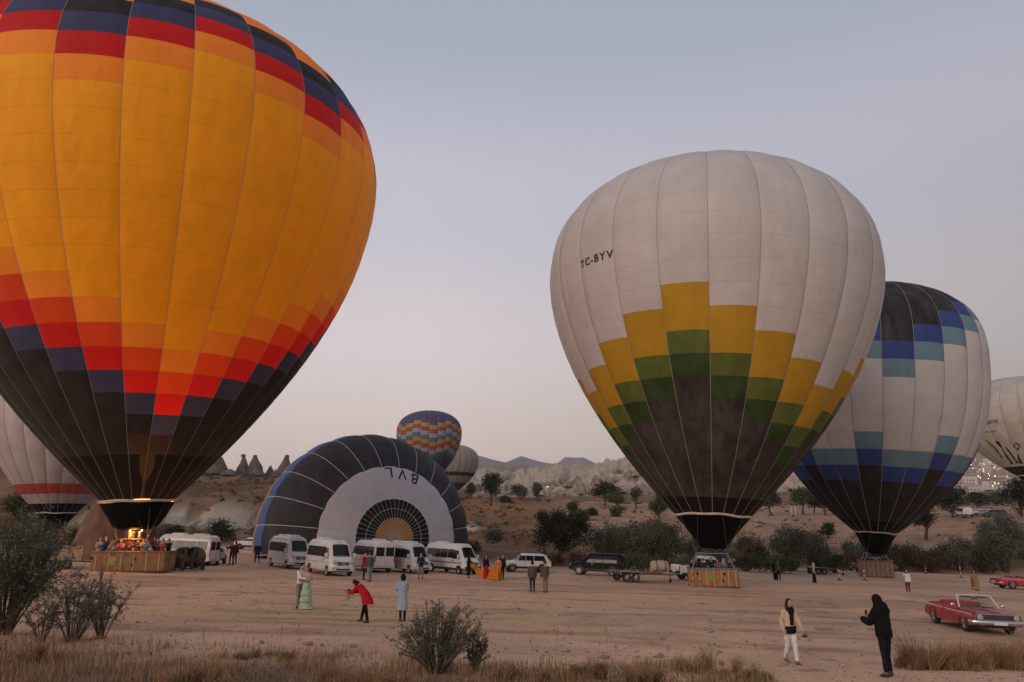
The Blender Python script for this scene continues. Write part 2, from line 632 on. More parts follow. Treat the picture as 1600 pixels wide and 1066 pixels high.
# ------------------------------------------------------------------ ground
def build_ground():
    ys = np.concatenate([np.arange(-60, 8, 4.0), np.arange(8, 112, .45), np.exp(np.arange(math.log(112), math.log(9000), .0115))])
    us = np.linspace(-1.1, 1.1, 820)
    Y = np.repeat(ys[:, None], len(us), 1)
    W = np.maximum(Y, 45)
    X = us[None, :] * W
    Z = zg(X, Y)
    V = np.stack([X, Y, Z], -1).reshape(-1, 3)
    nu, nv = len(us), len(ys)
    idx = np.arange(nu * nv).reshape(nv, nu)
    Q = np.stack([idx[:-1, :-1], idx[:-1, 1:], idx[1:, 1:], idx[1:, :-1]], -1).reshape(-1, 4)
    u = X / np.maximum(Y, 20)
    edge = np.interp(np.clip(u, TABU[0], TABU[-1]), TABU, EDGE)

    def mixc(a, b, f):
        return a * (1 - f[..., None]) + np.array(b) * f[..., None]

    def sm(a, b, x):
        t = np.clip((x - a) / (b - a), 0, 1)
        return t * t * (3 - 2 * t)
    C = np.ones(X.shape + (3,)) * np.array((.585, .36, .232))
    n1 = fbm(X * .10, Y * .22, 4, 61)
    C = mixc(C, (.37, .235, .165), sm(.50, .70, n1) * .55)
    C = mixc(C, (.53, .38, .26), sm(.55, .8, fbm(X * .06 + 9, Y * .15, 3, 63)) * .8)
    # drier straw colour patch in the open lot, dark damp spots
    C = mixc(C, (.50, .33, .17), np.exp(-((X + 5) / 9) ** 2 - ((Y - 30) / 2.6) ** 2) * .7)
    C = mixc(C, (.14, .10, .07), sm(.74, .80, fbm(X * .9, Y * 1.1 + 3, 3, 67)) * .6)
    # wheel ruts
    for k, (a, b, c) in enumerate([(26.5, .05, .0), (28.2, .05, .0), (37, -.02, 0), (38.6, -.02, 0), (41.5, .03, 0), (31.5, .10, 0), (33.1, .10, 0), (24.0, -.06, 0), (25.4, -.06, 0), (51.5, .02, 0), (53, .02, 0), (35.2, .18, 0), (46, .04, 0), (48, .04, 0)]):
        yy = Y - (a + b * X + 1.2 * np.sin(X * .12 + k))
        C = mixc(C, (.27, .175, .12), np.exp(-(yy / .32) ** 2) * .8 * sm(.42, .6, fbm(X * .3, Y * .3 + k, 3, 71 + k)))
    # brown soil with litter under the scrub in front of the lot
    front = sm(21.5, 17.5, Y + .22 * (X + 6) * (X > -6) * (X < 8) + 2.2 * (fbm(X * .4, Y * .4, 3, 75) - .5)) * (X < 6.3)
    C = mixc(C, (.17, .105, .07), front)
    out = sm(0, 7, Y - edge)
    S = np.ones_like(C) * np.array((.235, .138, .078))
    n2 = fbm(X * .06, Y * .05, 5, 81)
    S = mixc(S, (.33, .21, .12), sm(.45, .7, n2))
    S = mixc(S, (.12, .074, .042), sm(.55, .75, fbm(X * .12, Y * .08, 4, 83)) * .8)
    S = mixc(S, (.50, .345, .245), sm(.0, .1, u) * sm(118, 135, Y) * sm(420, 330, Y) * .85)
    S = mixc(S, (.40, .21, .08), np.exp(-((u + .02) / .09) ** 2 - ((Y - 205) / 28) ** 2) * .9)
    S = mixc(S, (.34, .19, .09), np.exp(-((u + .07) / .05) ** 2 - ((Y - 185) / 14) ** 2) * .9)
    S = S * np.array((.70, .60, .53)) * (.62 + .76 * fbm(X * .42, Y * .36, 4, 87))[..., None]
    pale = np.exp(-((Y - 140) / 9) ** 2) * np.clip((u + .60) / .08, 0, 1) * np.clip((-.22 - u) / .08, 0, 1)
    S = mixc(S, (.50, .40, .29), np.clip(pale * 1.3, 0, 1) * sm(.42, .53, fbm(X * .17, Y * .03, 5, 91)) * (1 - .7 * sm(.55, .7, fbm(X * .4, Y * .06, 3, 92))))
    pale2 = np.exp(-((u + .062) / .018) ** 2 - ((Y - 138) / 7) ** 2)
    S = mixc(S, (.55, .44, .33), np.clip(pale2 * 1.3, 0, 1))
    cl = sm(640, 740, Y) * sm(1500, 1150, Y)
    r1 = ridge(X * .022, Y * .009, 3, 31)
    cc = mixc(np.ones_like(C) * np.array((.115, .072, .047)), (.43, .33, .24), sm(.485, .54, r1 * .45 + .25 * ridge(X * .075, Y * .02, 3, 37) + .3 * fbm(X * .16, Y * .06, 4, 95) - .005 - .05 * sm(.16, .02, u)))  # darker in the valleys of the relief: crevice shade put into the colour
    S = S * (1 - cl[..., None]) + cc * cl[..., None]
    topb = sm(1000, 1200, Y) * sm(.40, .28, u)
    S = mixc(S, (.27, .175, .115), topb * sm(.4, .55, fbm(X * .01, Y * .004, 4, 97) + .1))
    town = sm(.46, .54, u) * sm(900, 1000, Y) * sm(2600, 2000, Y)
    S = mixc(S, (.36, .25, .19), town)
    S = mixc(S, (.50, .38, .28), town * sm(.5, .64, fbm(X * .02, Y * .015, 4, 99)))
    S = mixc(S, (.22, .16, .13), town * sm(.55, .68, fbm(X * .03, Y * .03, 4, 101)))
    far = sm(2200, 3000, Y)
    fc = mixc(np.ones_like(C) * np.array((.27, .20, .17)), (.17, .13, .115), sm(.45, .65, fbm(X * .002, Y * .002, 5, 103)))
    S = S * (1 - far[..., None]) + fc * far[..., None]
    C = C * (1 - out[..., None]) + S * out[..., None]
    m = bpy.data.materials.new('ground_soil')
    m.use_nodes = True
    t = m.node_tree
    n = t.nodes
    b = n['Principled BSDF']
    b.inputs['Roughness'].default_value = .95
    b.inputs['Specular IOR Level'].default_value = .15
    at_ = n.new('ShaderNodeAttribute')
    at_.attribute_name = 'soil'
    co = n.new('ShaderNodeTexCoord')
    fac = None
    for sc_, lo, hi, st in ((.9, .90, 1.10, (1, 1, 1)), (6.0, .88, 1.12, (1, 1, 1)), (.06, .85, 1.15, (1, 1, 1)), (30.0, .86, 1.14, (1, 1, 1))):
        mp = n.new('ShaderNodeMapping')
        mp.inputs['Scale'].default_value = st
        t.links.new(co.outputs['Object'], mp.inputs[0])
        nz = n.new('ShaderNodeTexNoise')
        nz.inputs['Scale'].default_value = sc_
        nz.inputs['Detail'].default_value = 6
        nz.inputs['Roughness'].default_value = .65
        t.links.new(mp.outputs[0], nz.inputs[0])
        r = n.new('ShaderNodeMapRange')
        r.inputs['From Min'].default_value = .3
        r.inputs['From Max'].default_value = .7
        r.inputs['To Min'].default_value = lo
        r.inputs['To Max'].default_value = hi
        t.links.new(nz.outputs[0], r.inputs[0])
        if fac is None:
            fac = r.outputs[0]
        else:
            q = n.new('ShaderNodeMath')
            q.operation = 'MULTIPLY'
            t.links.new(fac, q.inputs[0])
            t.links.new(r.outputs[0], q.inputs[1])
            fac = q.outputs[0]
    vm = n.new('ShaderNodeVectorMath')
    vm.operation = 'SCALE'
    t.links.new(at_.outputs['Color'], vm.inputs[0])
    t.links.new(fac, vm.inputs['Scale'])
    t.links.new(vm.outputs[0], b.inputs['Base Color'])
    nb = n.new('ShaderNodeTexNoise')
    nb.inputs['Scale'].default_value = 7
    nb.inputs['Detail'].default_value = 8
    nb.inputs['Roughness'].default_value = .7
    t.links.new(co.outputs['Object'], nb.inputs[0])
    bp = n.new('ShaderNodeBump')
    bp.inputs['Strength'].default_value = .35
    bp.inputs['Distance'].default_value = .06
    t.links.new(nb.outputs[0], bp.inputs['Height'])
    t.links.new(bp.outputs[0], b.inputs['Normal'])
    me = np_mesh('ground', V, Q, m, True)
    a = me.attributes.new('soil', 'FLOAT_COLOR', 'POINT')
    rgba = np.concatenate([C.reshape(-1, 3), np.ones((C.shape[0] * C.shape[1], 1))], 1).astype(np.float32)
    a.data.foreach_set('color', rgba.ravel())
    tag(link('ground', me), kind='structure')


build_ground()

# ------------------------------------------------------------------ hot air balloons
YEL, ORA, ORD, RED, BLU, CHA, BLK, BRN = 'yellow', 'orange', 'vermilion', 'red', 'navy', 'charcoal', 'black', 'brown'
FAB = {
    'yellow': fabric('fabric_yellow', (.90, .425, .009), .30, .07),
    'orange': fabric('fabric_orange', (.86, .30, .028), .30, .07),
    'vermilion': fabric('fabric_vermilion', (.66, .085, .018), .45, .07),
    'red': fabric('fabric_red', (.54, .020, .020), .45, .08),
    'navy': fabric('fabric_navy', (.045, .055, .135), .25, .12),
    'charcoal': fabric('fabric_charcoal', (.033, .031, .030), .06, .25),
    'black': fabric('fabric_black', (.013, .012, .012), .06, .15, see=.005),
    'brown': fabric('fabric_brown', (.050, .038, .033), .12, .2),
    'white': fabric('fabric_white', (.66, .625, .605), .30, .05, .05),
    'gold': fabric('fabric_gold', (.56, .315, .025), .30, .08),
    'lime': fabric('fabric_green', (.125, .165, .034), .25, .22),
    'forest': fabric('fabric_forest', (.048, .078, .028), .2, .28),
    'plum': fabric('fabric_plum', (.060, .053, .050), .12, .42),
    'cap': fabric('fabric_cap', (.045, .042, .044), .1, .45),
    'royal': fabric('fabric_royal', (.05, .078, .27), .28, .1),
    'steel': fabric('fabric_steel', (.17, .30, .36), .28, .08),
    'cloth_white': fabric('fabric_plain_white', (.60, .53, .51), .3, .06, .1),
    'stripe': fabric('fabric_stripe_red', (.52, .095, .07), .3, .06),
    'sand': fabric('fabric_sand', (.60, .55, .48), .3, .1, .1),
    'indigo': fabric('fabric_indigo', (.095, .085, .165), .25, .12),
    'teal': fabric('fabric_teal', (.10, .17, .21), .25, .1),
    'mist': fabric('fabric_mist', (.33, .35, .38), .25, .1),
    'grey': fabric('fabric_grey', (.33, .30, .27), .25, .15),
    'scoop': fabric('fabric_scoop', (.004, .004, .004), .0, .15),
    'band_yellow': fabric('fabric_band_yellow', (.46, .28, .10), .3, .08),
    'band_red': fabric('fabric_band_red', (.36, .085, .06), .3, .08),
    'dusk': fabric('fabric_dusk', (.07, .06, .05), .2, .3),
    'slate': fabric('fabric_slate', (.060, .058, .064), .15, .22),
    'pale': fabric('fabric_pale', (.78, .79, .84), .3, .05),
    'sky': fabric('fabric_sky', (.10, .17, .42), .28, .1),
    'amber': fabric('fabric_amber', (.60, .30, .06), .3, .08),
    'inkdot': fabric('fabric_ink', (.02, .02, .024), .05, .1),
}
TAPE = mat('tape_webbing', (.30, .27, .245), .8, .2, 3)
TAPEL = mat('tape_webbing_pale', (.55, .54, .54), .8, .1, 3)
CABLE = mat('steel_cable', (.20, .18, .16), .5, 0, metal=.6)
WICK = {}


def wicker(key, c1, c2):
    if key in WICK:
        return WICK[key]
    m = bpy.data.materials.new('wicker_' + key)
    m.use_nodes = True
    t = m.node_tree
    n = t.nodes
    b = n['Principled BSDF']
    b.inputs['Roughness'].default_value = .7
    co = n.new('ShaderNodeTexCoord')
    w = n.new('ShaderNodeTexWave')
    w.wave_type = 'BANDS'
    w.bands_direction = 'Z'
    w.inputs['Scale'].default_value = 5.0
    w.inputs['Distortion'].default_value = 1.2
    w.inputs['Detail Scale'].default_value = 4.0
    t.links.new(co.outputs['Object'], w.inputs[0])
    nz = n.new('ShaderNodeTexNoise')
    nz.inputs['Scale'].default_value = 2.2
    nz.inputs['Detail'].default_value = 6
    t.links.new(co.outputs['Object'], nz.inputs[0])
    ad = n.new('ShaderNodeMath')
    ad.operation = 'MULTIPLY_ADD'
    ad.inputs[1].default_value = .45
    t.links.new(w.outputs[1], ad.inputs[0])
    t.links.new(nz.outputs[0], ad.inputs[2])
    r = n.new('ShaderNodeValToRGB')
    r.color_ramp.elements[0].position, r.color_ramp.elements[0].color = .35, c1 + (1,)
    r.color_ramp.elements[1].position, r.color_ramp.elements[1].color = .95, c2 + (1,)
    t.links.new(ad.outputs[0], r.inputs[0])
    t.links.new(r.outputs[0], b.inputs['Base Color'])
    bp = n.new('ShaderNodeBump')
    bp.inputs['Strength'].default_value = .8
    bp.inputs['Distance'].default_value = .03
    t.links.new(w.outputs[1], bp.inputs['Height'])
    t.links.new(bp.outputs[0], b.inputs['Normal'])
    WICK[key] = m
    return m


def profile(t, sh, rm):
    t0, e, q = sh
    t = np.asarray(t, float)
    up = np.clip((t - t0) / (1 - t0), 0, 1)
    lo = np.clip((t0 - t) / t0, 0, 1)
    return np.where(t >= t0, np.maximum(1 - up ** e, 0) ** (1 / e), rm + (1 - rm) * (1 - lo ** q))


class Envelope:
    """The cloth of one balloon, in coordinates of its thing (z up, mouth at height zm)."""

    def __init__(self, zm, H, R, rm, sh, tx, ty, N, row, a0, th0, axis=None, origin=None, clamp=None, bulge=.022):
        self.R, self.N, self.row, self.a0, self.th0, self.rm = R, N, row, a0, th0, rm
        self.bulge, self.clamp = bulge, clamp
        tt = 1 - (1 - np.linspace(0, 1, 1600)) ** 2.5
        self.r, self.z = R * profile(tt, sh, rm), tt * H
        self.s = np.concatenate([[0], np.cumsum(np.hypot(np.diff(self.r), np.diff(self.z)))])
        self.L = self.s[-1]
        A = np.array(axis if axis is not None else (tx, ty, 1.0), float)
        self.A = nrm(A)
        self.X = nrm(np.array((1, 0, -tx))) if axis is None else nrm(np.cross(self.A, (0, 0, 1.0)))
        self.Y = np.cross(self.A, self.X)
        self.o = np.array(origin) if origin is not None else self.A * zm

    def pt(self, gs, a, off=0.0):
        """gs: gore number + fraction across it, a: arc length from the mouth (arrays)."""
        gs, a = np.broadcast_arrays(np.asarray(gs, float), np.asarray(a, float))
        g = np.floor(gs)
        s = gs - g
        th = self.th0 + gs * 2 * PI / self.N
        r = np.interp(a, self.s, self.r)
        z = np.interp(a, self.s, self.z)
        rr = r * math.cos(PI / self.N) / np.cos((s - .5) * 2 * PI / self.N)
        k = np.minimum(1, (r / self.R) * 1.15) * np.minimum(1, (self.L - a) / (3 * self.row)) * np.minimum(1, .25 + a / (4 * self.row))
        # cloth between two tapes bellies out, and a little more between two seams
        rr = rr + np.sin(PI * s) ** .8 * self.bulge * self.R * k + off
        z = z + off * .0
        v = (a - self.a0) / self.row
        rr = rr + np.abs(np.sin(PI * v)) * .0016 * self.R * np.sin(PI * s) * k
        P = self.o + self.A * z[..., None] + self.X * (rr * np.cos(th))[..., None] + self.Y * (rr * np.sin(th))[..., None]
        if self.clamp is not None:
            P = self.clamp(P)
        return P

    def patch(self, name, mats, root, g0, g1, a0, a1, rowmat=None, ns=6, step=.34):
        e = 1e-4
        gs = np.linspace(g0 + e, g1 - e, ns + 1)
        na = max(2, int(math.ceil((a1 - a0) / (step * self.row))))
        aa = np.linspace(a0, a1, na + 1)
        G, A_ = np.meshgrid(gs, aa)
        P = self.pt(G, A_)
        d = .01
        dg = self.pt(np.clip(G + d, g0 + e, g1 - e), A_) - self.pt(np.clip(G - d, g0 + e, g1 - e), A_)
        da = self.pt(G, np.minimum(A_ + .05, self.L)) - self.pt(G, np.maximum(A_ - .05, 0))
        nn = np.cross(dg, da)
        nn /= np.linalg.norm(nn, axis=-1, keepdims=True) + 1e-9
        idx = np.arange(G.size).reshape(G.shape)
        Q = np.stack([idx[:-1, :-1], idx[:-1, 1:], idx[1:, 1:], idx[1:, :-1]], -1).reshape(-1, 4)
        mi = None
        if rowmat is not None:
            mid = .5 * (aa[:-1] + aa[1:])
            mi = np.repeat([rowmat(x) for x in mid], ns)
        me = np_mesh(name, P.reshape(-1, 3), Q, mats, True, mi)
        uv = me.uv_layers.new(name='UVMap')
        U = np.stack([(G - g0) / (g1 - g0), (A_ - self.a0) / self.row], -1).reshape(-1, 2)
        uv.data.foreach_set('uv', U[Q.ravel()].astype(np.float32).ravel())
        me.normals_split_custom_set_from_vertices([tuple(map(float, q)) for q in nn.reshape(-1, 3)])
        return link(name, me, root)

    def tape(self, g, root, a0=0.0, a1=None, w=.035, m=None, name='load_tape', n=46):
        a1 = self.L * .995 if a1 is None else a1
        aa = np.linspace(a0, a1, n)
        e = w / np.maximum(np.interp(aa, self.s, self.r), .3) * self.N / (2 * PI)
        L_ = self.pt(g + e * 0 + 1e-4, aa) * 0
        ga, gb = g - e / 2, g + e / 2
        Pa, Pb = self.pt(ga, aa, .012), self.pt(gb, aa, .012)
        Pc = self.pt(np.full_like(aa, g + 1e-4), aa, .012 + w * .55)
        V = np.concatenate([Pa, Pc, Pb])
        i = np.arange(n - 1)
        Q = np.concatenate([np.stack([i, i + n, i + n + 1, i + 1], -1), np.stack([i + n, i + 2 * n, i + 2 * n + 1, i + n + 1], -1)])
        return link(name, np_mesh(name, V, Q, m or TAPE, True), root)

    def front(self, g, C, base):
        P = self.pt(g + .5, self.L * .5)
        c = self.o + self.A * (self.z[-1] * .5)
        n_ = P - c
        return float(n_ @ (C - base - c)) / (np.linalg.norm(n_) * np.linalg.norm(C - base - c))


def runs(env, colour, split=5):
    """Rows of one gore grouped into pieces of one colour: (key, arc from, arc to)."""
    nrow = int(math.ceil((env.L - env.a0) / env.row))
    seq = []
    if env.a0 > 1e-6:
        seq.append((colour(-1), 0.0, env.a0))
    for k in range(nrow):
        a, b = env.a0 + k * env.row, min(env.a0 + (k + 1) * env.row, env.L * .9995)
        if b - a < .02:
            continue
        c = colour(k)
        if seq and seq[-1][0] == c and (k % split or c in ('charcoal', 'plum', 'slate', 'black', 'cap')):
            seq[-1] = (c, seq[-1][1], b)
        else:
            seq.append((c, a, b))
    return seq


def cloth(env, root, colour, split=5, tape_w=.035, tape_m=None, tapes=True, merged=False, base=None, back_cut=-.18):
    C = np.array((0, 0, CZ))
    base = np.array(root.location)
    for g in range(env.N):
        rr = runs(env, lambda k: colour(g, k), split)
        if merged or env.front(g, C, base) < back_cut:
            keys = sorted(set(k for k, *_ in rr))

            def rowmat(a, rr=rr, keys=keys):
                for k, x0, x1 in rr:
                    if x0 <= a <= x1:
                        return keys.index(k)
                return keys.index(rr[-1][0])
            nrow = int(round(env.L / env.row))
            st = env.row
            env.patch('gore', [FAB[k] for k in keys], root, g, g + 1, 0, env.L * .9995, rowmat, 5, (.34 if not merged else .5))
        else:
            for k, a, b in rr:
                env.patch('panel', FAB[k], root, g, g + 1, a, b)
        if tapes:
            env.tape(g, root, w=tape_w, m=tape_m)


def text_mesh(body, size, spacing=1.0, bold=0.0):
    cu = bpy.data.curves.new('lettering', 'FONT')
    cu.body = body
    cu.size = size
    cu.space_character = spacing
    cu.resolution_u = 3
    cu.offset = size * bold
    ob = bpy.data.objects.new('lettering', cu)
    COL.objects.link(ob)
    dg = bpy.context.evaluated_depsgraph_get()
    me = bpy.data.meshes.new_from_object(ob.evaluated_get(dg))
    V = [tuple(v.co) for v in me.vertices]
    Fs = [tuple(p.vertices) for p in me.polygons]
    bpy.data.objects.remove(ob)
    bpy.data.curves.remove(cu)
    bpy.data.meshes.remove(me)
    return V, Fs


def letters(env, root, body, size, g, a, m, flip=False, spacing=1.0, bold=0.0, off=.03):
    """Lettering printed on the cloth with its baseline start at gore coordinate g, arc a. One child per character."""
    x0 = 0.0
    r = float(np.interp(a, env.s, env.r))
    for ch in body:
        V, Fs = text_mesh(ch, size, 1.0, bold)
        if not V:
            x0 += size * .4
            continue
        V = np.array(V)
        w = V[:, 0].max()
        xx = V[:, 0] + x0
        if bold:
            pass
        sgn = -1 if flip else 1
        G = g + sgn * xx / r * env.N / (2 * PI)
        A_ = a + sgn * V[:, 1]
        P = env.pt(G, A_, off)
        me = bpy.data.meshes.new('letter')
        me.from_pydata([tuple(map(float, p)) for p in P], [], Fs)
        me.materials.append(m)
        link('letter', me, root)
        x0 += w + size * .16 * spacing


INK = mat('black_print', (.02, .018, .018), .7)


def skirt(env, root, drop, r_end, closed=.35, m=None, shape=1.0, band=True, wob=.05, lift=.0):
    """Nomex scoop under the mouth and the pale hem where it is laced to the envelope."""
    Rm = env.R * env.rm
    mb = MB()
    c = env.o
    rings = []
    for k in range(11):
        f = k / 10
        r = Rm * 1.01 + (r_end - Rm * 1.01) * f ** shape
        if closed < .9 and f > .86:
            r *= 1 - .35 * ((f - .86) / .14) ** 2
        rings.append([c + env.A * (-lift - f * drop) + env.X * r * math.cos(t) + env.Y * r * math.sin(t) for t in np.linspace(0, 2 * PI, 40, endpoint=False)])
    mb.loft(rings, cap=False)
    mb.build('skirt', m or FAB['scoop'], root, smooth=180)
    if band:
        b = MB()
        pts = []
        for t in np.linspace(0, 2 * PI, 60):
            w = wob * (math.sin(3 * t + 1) + .6 * math.sin(7 * t))
            pts.append(c + env.A * (w - lift * .5) + env.X * Rm * 1.03 * math.cos(t) + env.Y * Rm * 1.03 * math.sin(t))
        b.tube(pts, .09, 6, cap=False)
        b.build('hem_band', mat('hem_cloth', (.50, .42, .36), .8, .2, 2), root)


LEATH = mat('leather_trim', (.20, .085, .035), .55, .2, 4)
STEELP = mat('stainless_steel', (.16, .13, .11), .5, 0, metal=.5)
PLACARD = mat('placard_green', (.22, .21, .04), .6, .2, 6)
HOLE = mat('dark_recess', (.015, .012, .01), .9)
FLAME = mat('burner_flame', (1.0, .36, .06), 1, emit=7.0)
FLAME.node_tree.nodes['Principled BSDF'].inputs['Base Color'].default_value = (0, 0, 0, 1)
PILOT = mat('pilot_flame', (1.0, .72, .42), 1, emit=6.0)
PILOT.node_tree.nodes['Principled BSDF'].inputs['Base Color'].default_value = (0, 0, 0, 1)


def basket(root, W, D, H, rz, key, c1, c2, framec, bind=6, rim=None, placard=None, holes=(), top=2.45, burn=.55, lit=False, upin=.28):
    a, b = math.cos(rz), math.sin(rz)

    def rot(p):
        return np.array((p[0] * a - p[1] * b, p[0] * b + p[1] * a, p[2]))
    wm = wicker(key, c1, c2)
    mb = MB()
    rr = .16

    def rr_ring(w, d, z):
        P = []
        for cx, cy, a0 in ((1, 1, 0), (-1, 1, 90), (-1, -1, 180), (1, -1, 270)):
            for q in (0, 30, 60, 90):
                t = math.radians(a0 + q)
                P.append(rot((cx * (w / 2 - rr) + rr * math.cos(t), cy * (d / 2 - rr) + rr * math.sin(t), z)))
        return P
    # outer wall, over the rim, inner wall, floor
    mb.loft([rr_ring(W * .97, D * .97, .04), rr_ring(W * .99, D * .99, .35), rr_ring(W, D, H - .03), rr_ring(W - .12, D - .12, H - .03),
             rr_ring(W - .14, D - .14, .10)], cap=True)
    bk = mb.build('basket', wm, root)
    t = MB()
    ring = rr_ring(W - .04, D - .04, H)
    t.tube(ring + ring[:1], .075, 8, cap=False)
    t.build('rim', rim or LEATH, bk)
    s = MB()
    ring = rr_ring(W * .98, D * .98, .06)
    s.tube(ring + ring[:1], .06, 6, cap=False)
    s.build('skid', mat('rawhide', (.12, .06, .03), .7), bk)
    bm_ = mat('binding_' + key, tuple(min(1, x * 1.3) for x in c2), .6, .1)
    for k in range(bind):
        x = -W / 2 + W * (k + .5) / bind
        for sy in (-1, 1):
            q = MB()
            q.box(rot((x, sy * (D / 2 + .012), H * .5)), (.055, .04, H - .1), rz)
            q.build('binding', bm_, bk)
    for x, z in holes:
        q = MB()
        q.box(rot((x, -(D / 2 + .006), z)), (.16, .03, .17), rz)
        q.build('foot_hole', HOLE, bk)
    if placard:
        x, w, h = placard
        q = MB()
        q.box(rot((x, -(D / 2 + .03), H * .56)), (w, .02, h), rz)
        q.build('placard', PLACARD, bk)
    # upright poles and burner frame
    fw, fd = W * upin, D * .36
    for sx_ in (-1, 1):
        for sy in (-1, 1):
            q = MB()
            q.tube([rot((sx_ * W * (upin + .12), sy * (D / 2 - .1), H)), rot((sx_ * fw, sy * fd, top))], .045, 8)
            q.build('upright', framec, root)
    q = MB()
    c4 = [rot((-fw, -fd, top)), rot((fw, -fd, top)), rot((fw, fd, top)), rot((-fw, fd, top))]
    q.tube(c4 + c4[:1], .04, 8)
    q.tube([rot((-fw * .4, -fd, top)), rot((-fw * .4, fd, top))], .03, 6)
    q.tube([rot((fw * .4, -fd, top)), rot((fw * .4, fd, top))], .03, 6)
    q.build('burner_frame', framec, root)
    for k, (x, y) in enumerate(((-.32, -.2), (.32, -.2), (-.32, .2), (.32, .2))):
        q = MB()
        q.lathe([(.12, 0), (.14, .08), (.14, .34), (.17, .40), (.17, .46)], rot((x * burn * 2, y, top + .03)), n=12)
        for j in range(4):
            pts = [rot((x * burn * 2 + .17 * math.cos(w_), y + .17 * math.sin(w_), top + .14 + j * .08)) for w_ in np.linspace(0, 2 * PI, 13)]
            q.tube(pts, .018, 5, cap=False)
        bo = q.build('burner', STEELP, root)
        if lit and k < 2:
            p = MB()
            p.lathe([(.02, 0), (.05, .05), (.04, .13), (.01, .2)], rot((x * burn * 2, y, top + .50)), n=10)
            p.build('pilot_light', PILOT, bo)
    return [p for p in c4]


def cables(env, root, tops, zlow_r, drop, n=10):
    """Steel wires from the mouth of the envelope down to the burner frame."""
    Rm = env.R * env.rm
    for k in range(n):
        t = 2 * PI * (k + .5) / n
        p0 = env.o + env.X * Rm * 1.02 * math.cos(t) + env.Y * Rm * 1.02 * math.sin(t)
        q = min(tops, key=lambda c: (c[0] - p0[0]) ** 2 + (c[1] - p0[1]) ** 2)
        m = MB()
        m.tube([p0, q], .014, 4)
        m.build('suspension_cable', CABLE, root)


def tri(i, period):
    i = i % period
    return min(i, period - i)


def lamp(name, loc, power, color, radius=.5, parent=None):
    L = bpy.data.lights.new(name, 'POINT')
    L.energy = power
    L.color = color
    L.shadow_soft_size = radius
    o = bpy.data.objects.new(name, L)
    COL.objects.link(o)
    o.location = loc
    if parent:
        o.parent = parent
    return o


def facing(base, tx=0):
    return math.atan2(-base[1], -base[0])


# --- the large yellow balloon
def yellow_balloon():
    b = at(207, 893)
    root = thing('hot_air_balloon', 'huge yellow balloon with red and navy zigzag bands and glowing burner above its basket', 'hot air balloon', b, group='hot air balloons')
    N = 28
    th = facing(b)
    e = Envelope(4.484, 34.151, 15.408, .144, (.688, 2.086, 1.787), -.042, -.002, N, 1.465, .65, th + .32 * 2 * PI / N, bulge=.012)

    def colour(g, k):
        # gore 0 lies at the lowest point of the lower zigzag
        i = g if g <= N // 2 else g - N
        up = tri(i, 14)
        j = k - up
        top = 20 - tri(i, 4)
        if k <= 1:
            return BLK
        if k == 2 and i in (-1, 0):
            return BRN
        if k < top - 1 or k < 12:
            if j <= 2:
                return CHA
            if j == 3:
                return BLU
            if j == 4:
                return RED
            if j == 5:
                return ORD
            if j == 6:
                return ORA
            return YEL
        if k == top - 1:
            return ORA
        if k == top:
            return RED
        if k == top + 1:
            return BLU
        if k == top + 2:
            return CHA
        if k < 26:
            return ORA
        return YEL
    cloth(e, root, colour, 5, .026)
    skirt(e, root, 1.72, 1.22, .3, shape=1.08, lift=.16, wob=.03)
    tops = basket(root, 4.8, 1.7, 1.22, .02, 'tan', (.13, .055, .020), (.38, .20, .085), mat('frame_leather', (.30, .13, .05), .6), 6,
                  placard=(-.95, .52, .5), holes=((.45, .8), (.32, .42), (-2.3, .85)), top=2.02, burn=.6, lit=True, upin=.20)
    cables(e, root, tops, 0, 0, 12)
    f = MB()
    z0 = 3.35
    f.lathe([(.05, 0), (.10, .6), (.50, 1.0), (.55, 1.2), (.06, 1.42), (.04, 2.3), (.26, 2.75), (.44, 3.2), (.48, 3.9), (.36, 4.5), (.12, 5.0)], (.15, -.1, z0), n=14)
    f.lathe([(.04, 0), (.08, .3), (.03, .8)], (-.38, -.1, z0), n=12)
    f.build('flame', FLAME, root)
    lamp('flame_light', (.2, 0, 7.6), 9500, (1.0, .40, .11), .8, root)
    lamp('pilot_glow', (.0, -.45, 2.40), 230, (1.0, .36, .08), .25, root)
    return root, e, b


YB = yellow_balloon()


def white_balloon():
    b = at(1115, 917)
    root = thing('hot_air_balloon', 'white balloon with yellow and green stepped panels and TC-BYV lettering, standing on its basket', 'hot air balloon', b, group='hot air balloons')
    N = 24
    th = facing(b)
    e = Envelope(5.044, 27.496, 12.741, .217, (.67, 2.233, 1.741), .052, .016, N, 1.559, 0, th, bulge=.019)

    def colour(g, k):
        sft = tri(g + 1, 8)
        j = k + sft
        if k == 0:
            return BLK
        if j <= 6:
            return 'plum'
        if j == 7:
            return 'forest'
        if j == 8:
            return 'lime'
        if j in (9, 10):
            return 'gold'
        return 'white'
    cloth(e, root, colour, 4, .035)
    letters(e, root, 'TC-BYV', .76, -2.98, 19.65, INK, spacing=.9, bold=.028)
    skirt(e, root, 2.35, .85, .95, shape=.95)
    blue = mat('frame_blue', (.10, .19, .25), .45)
    tops = basket(root, 3.55, 1.7, 1.30, -.16, 'honey', (.22, .09, .035), (.43, .235, .10), blue, 7, rim=mat('rim_teal', (.08, .15, .18), .6),
                  placard=(-.25, .5, .62), holes=((-1.5, .95), (-1.15, .95), (-1.55, .4), (-1.0, .4), (.75, .95), (.6, .45)), top=2.35, burn=.5, upin=.30)
    cables(e, root, tops, 0, 0, 10)
    return root, e, b


WB = white_balloon()


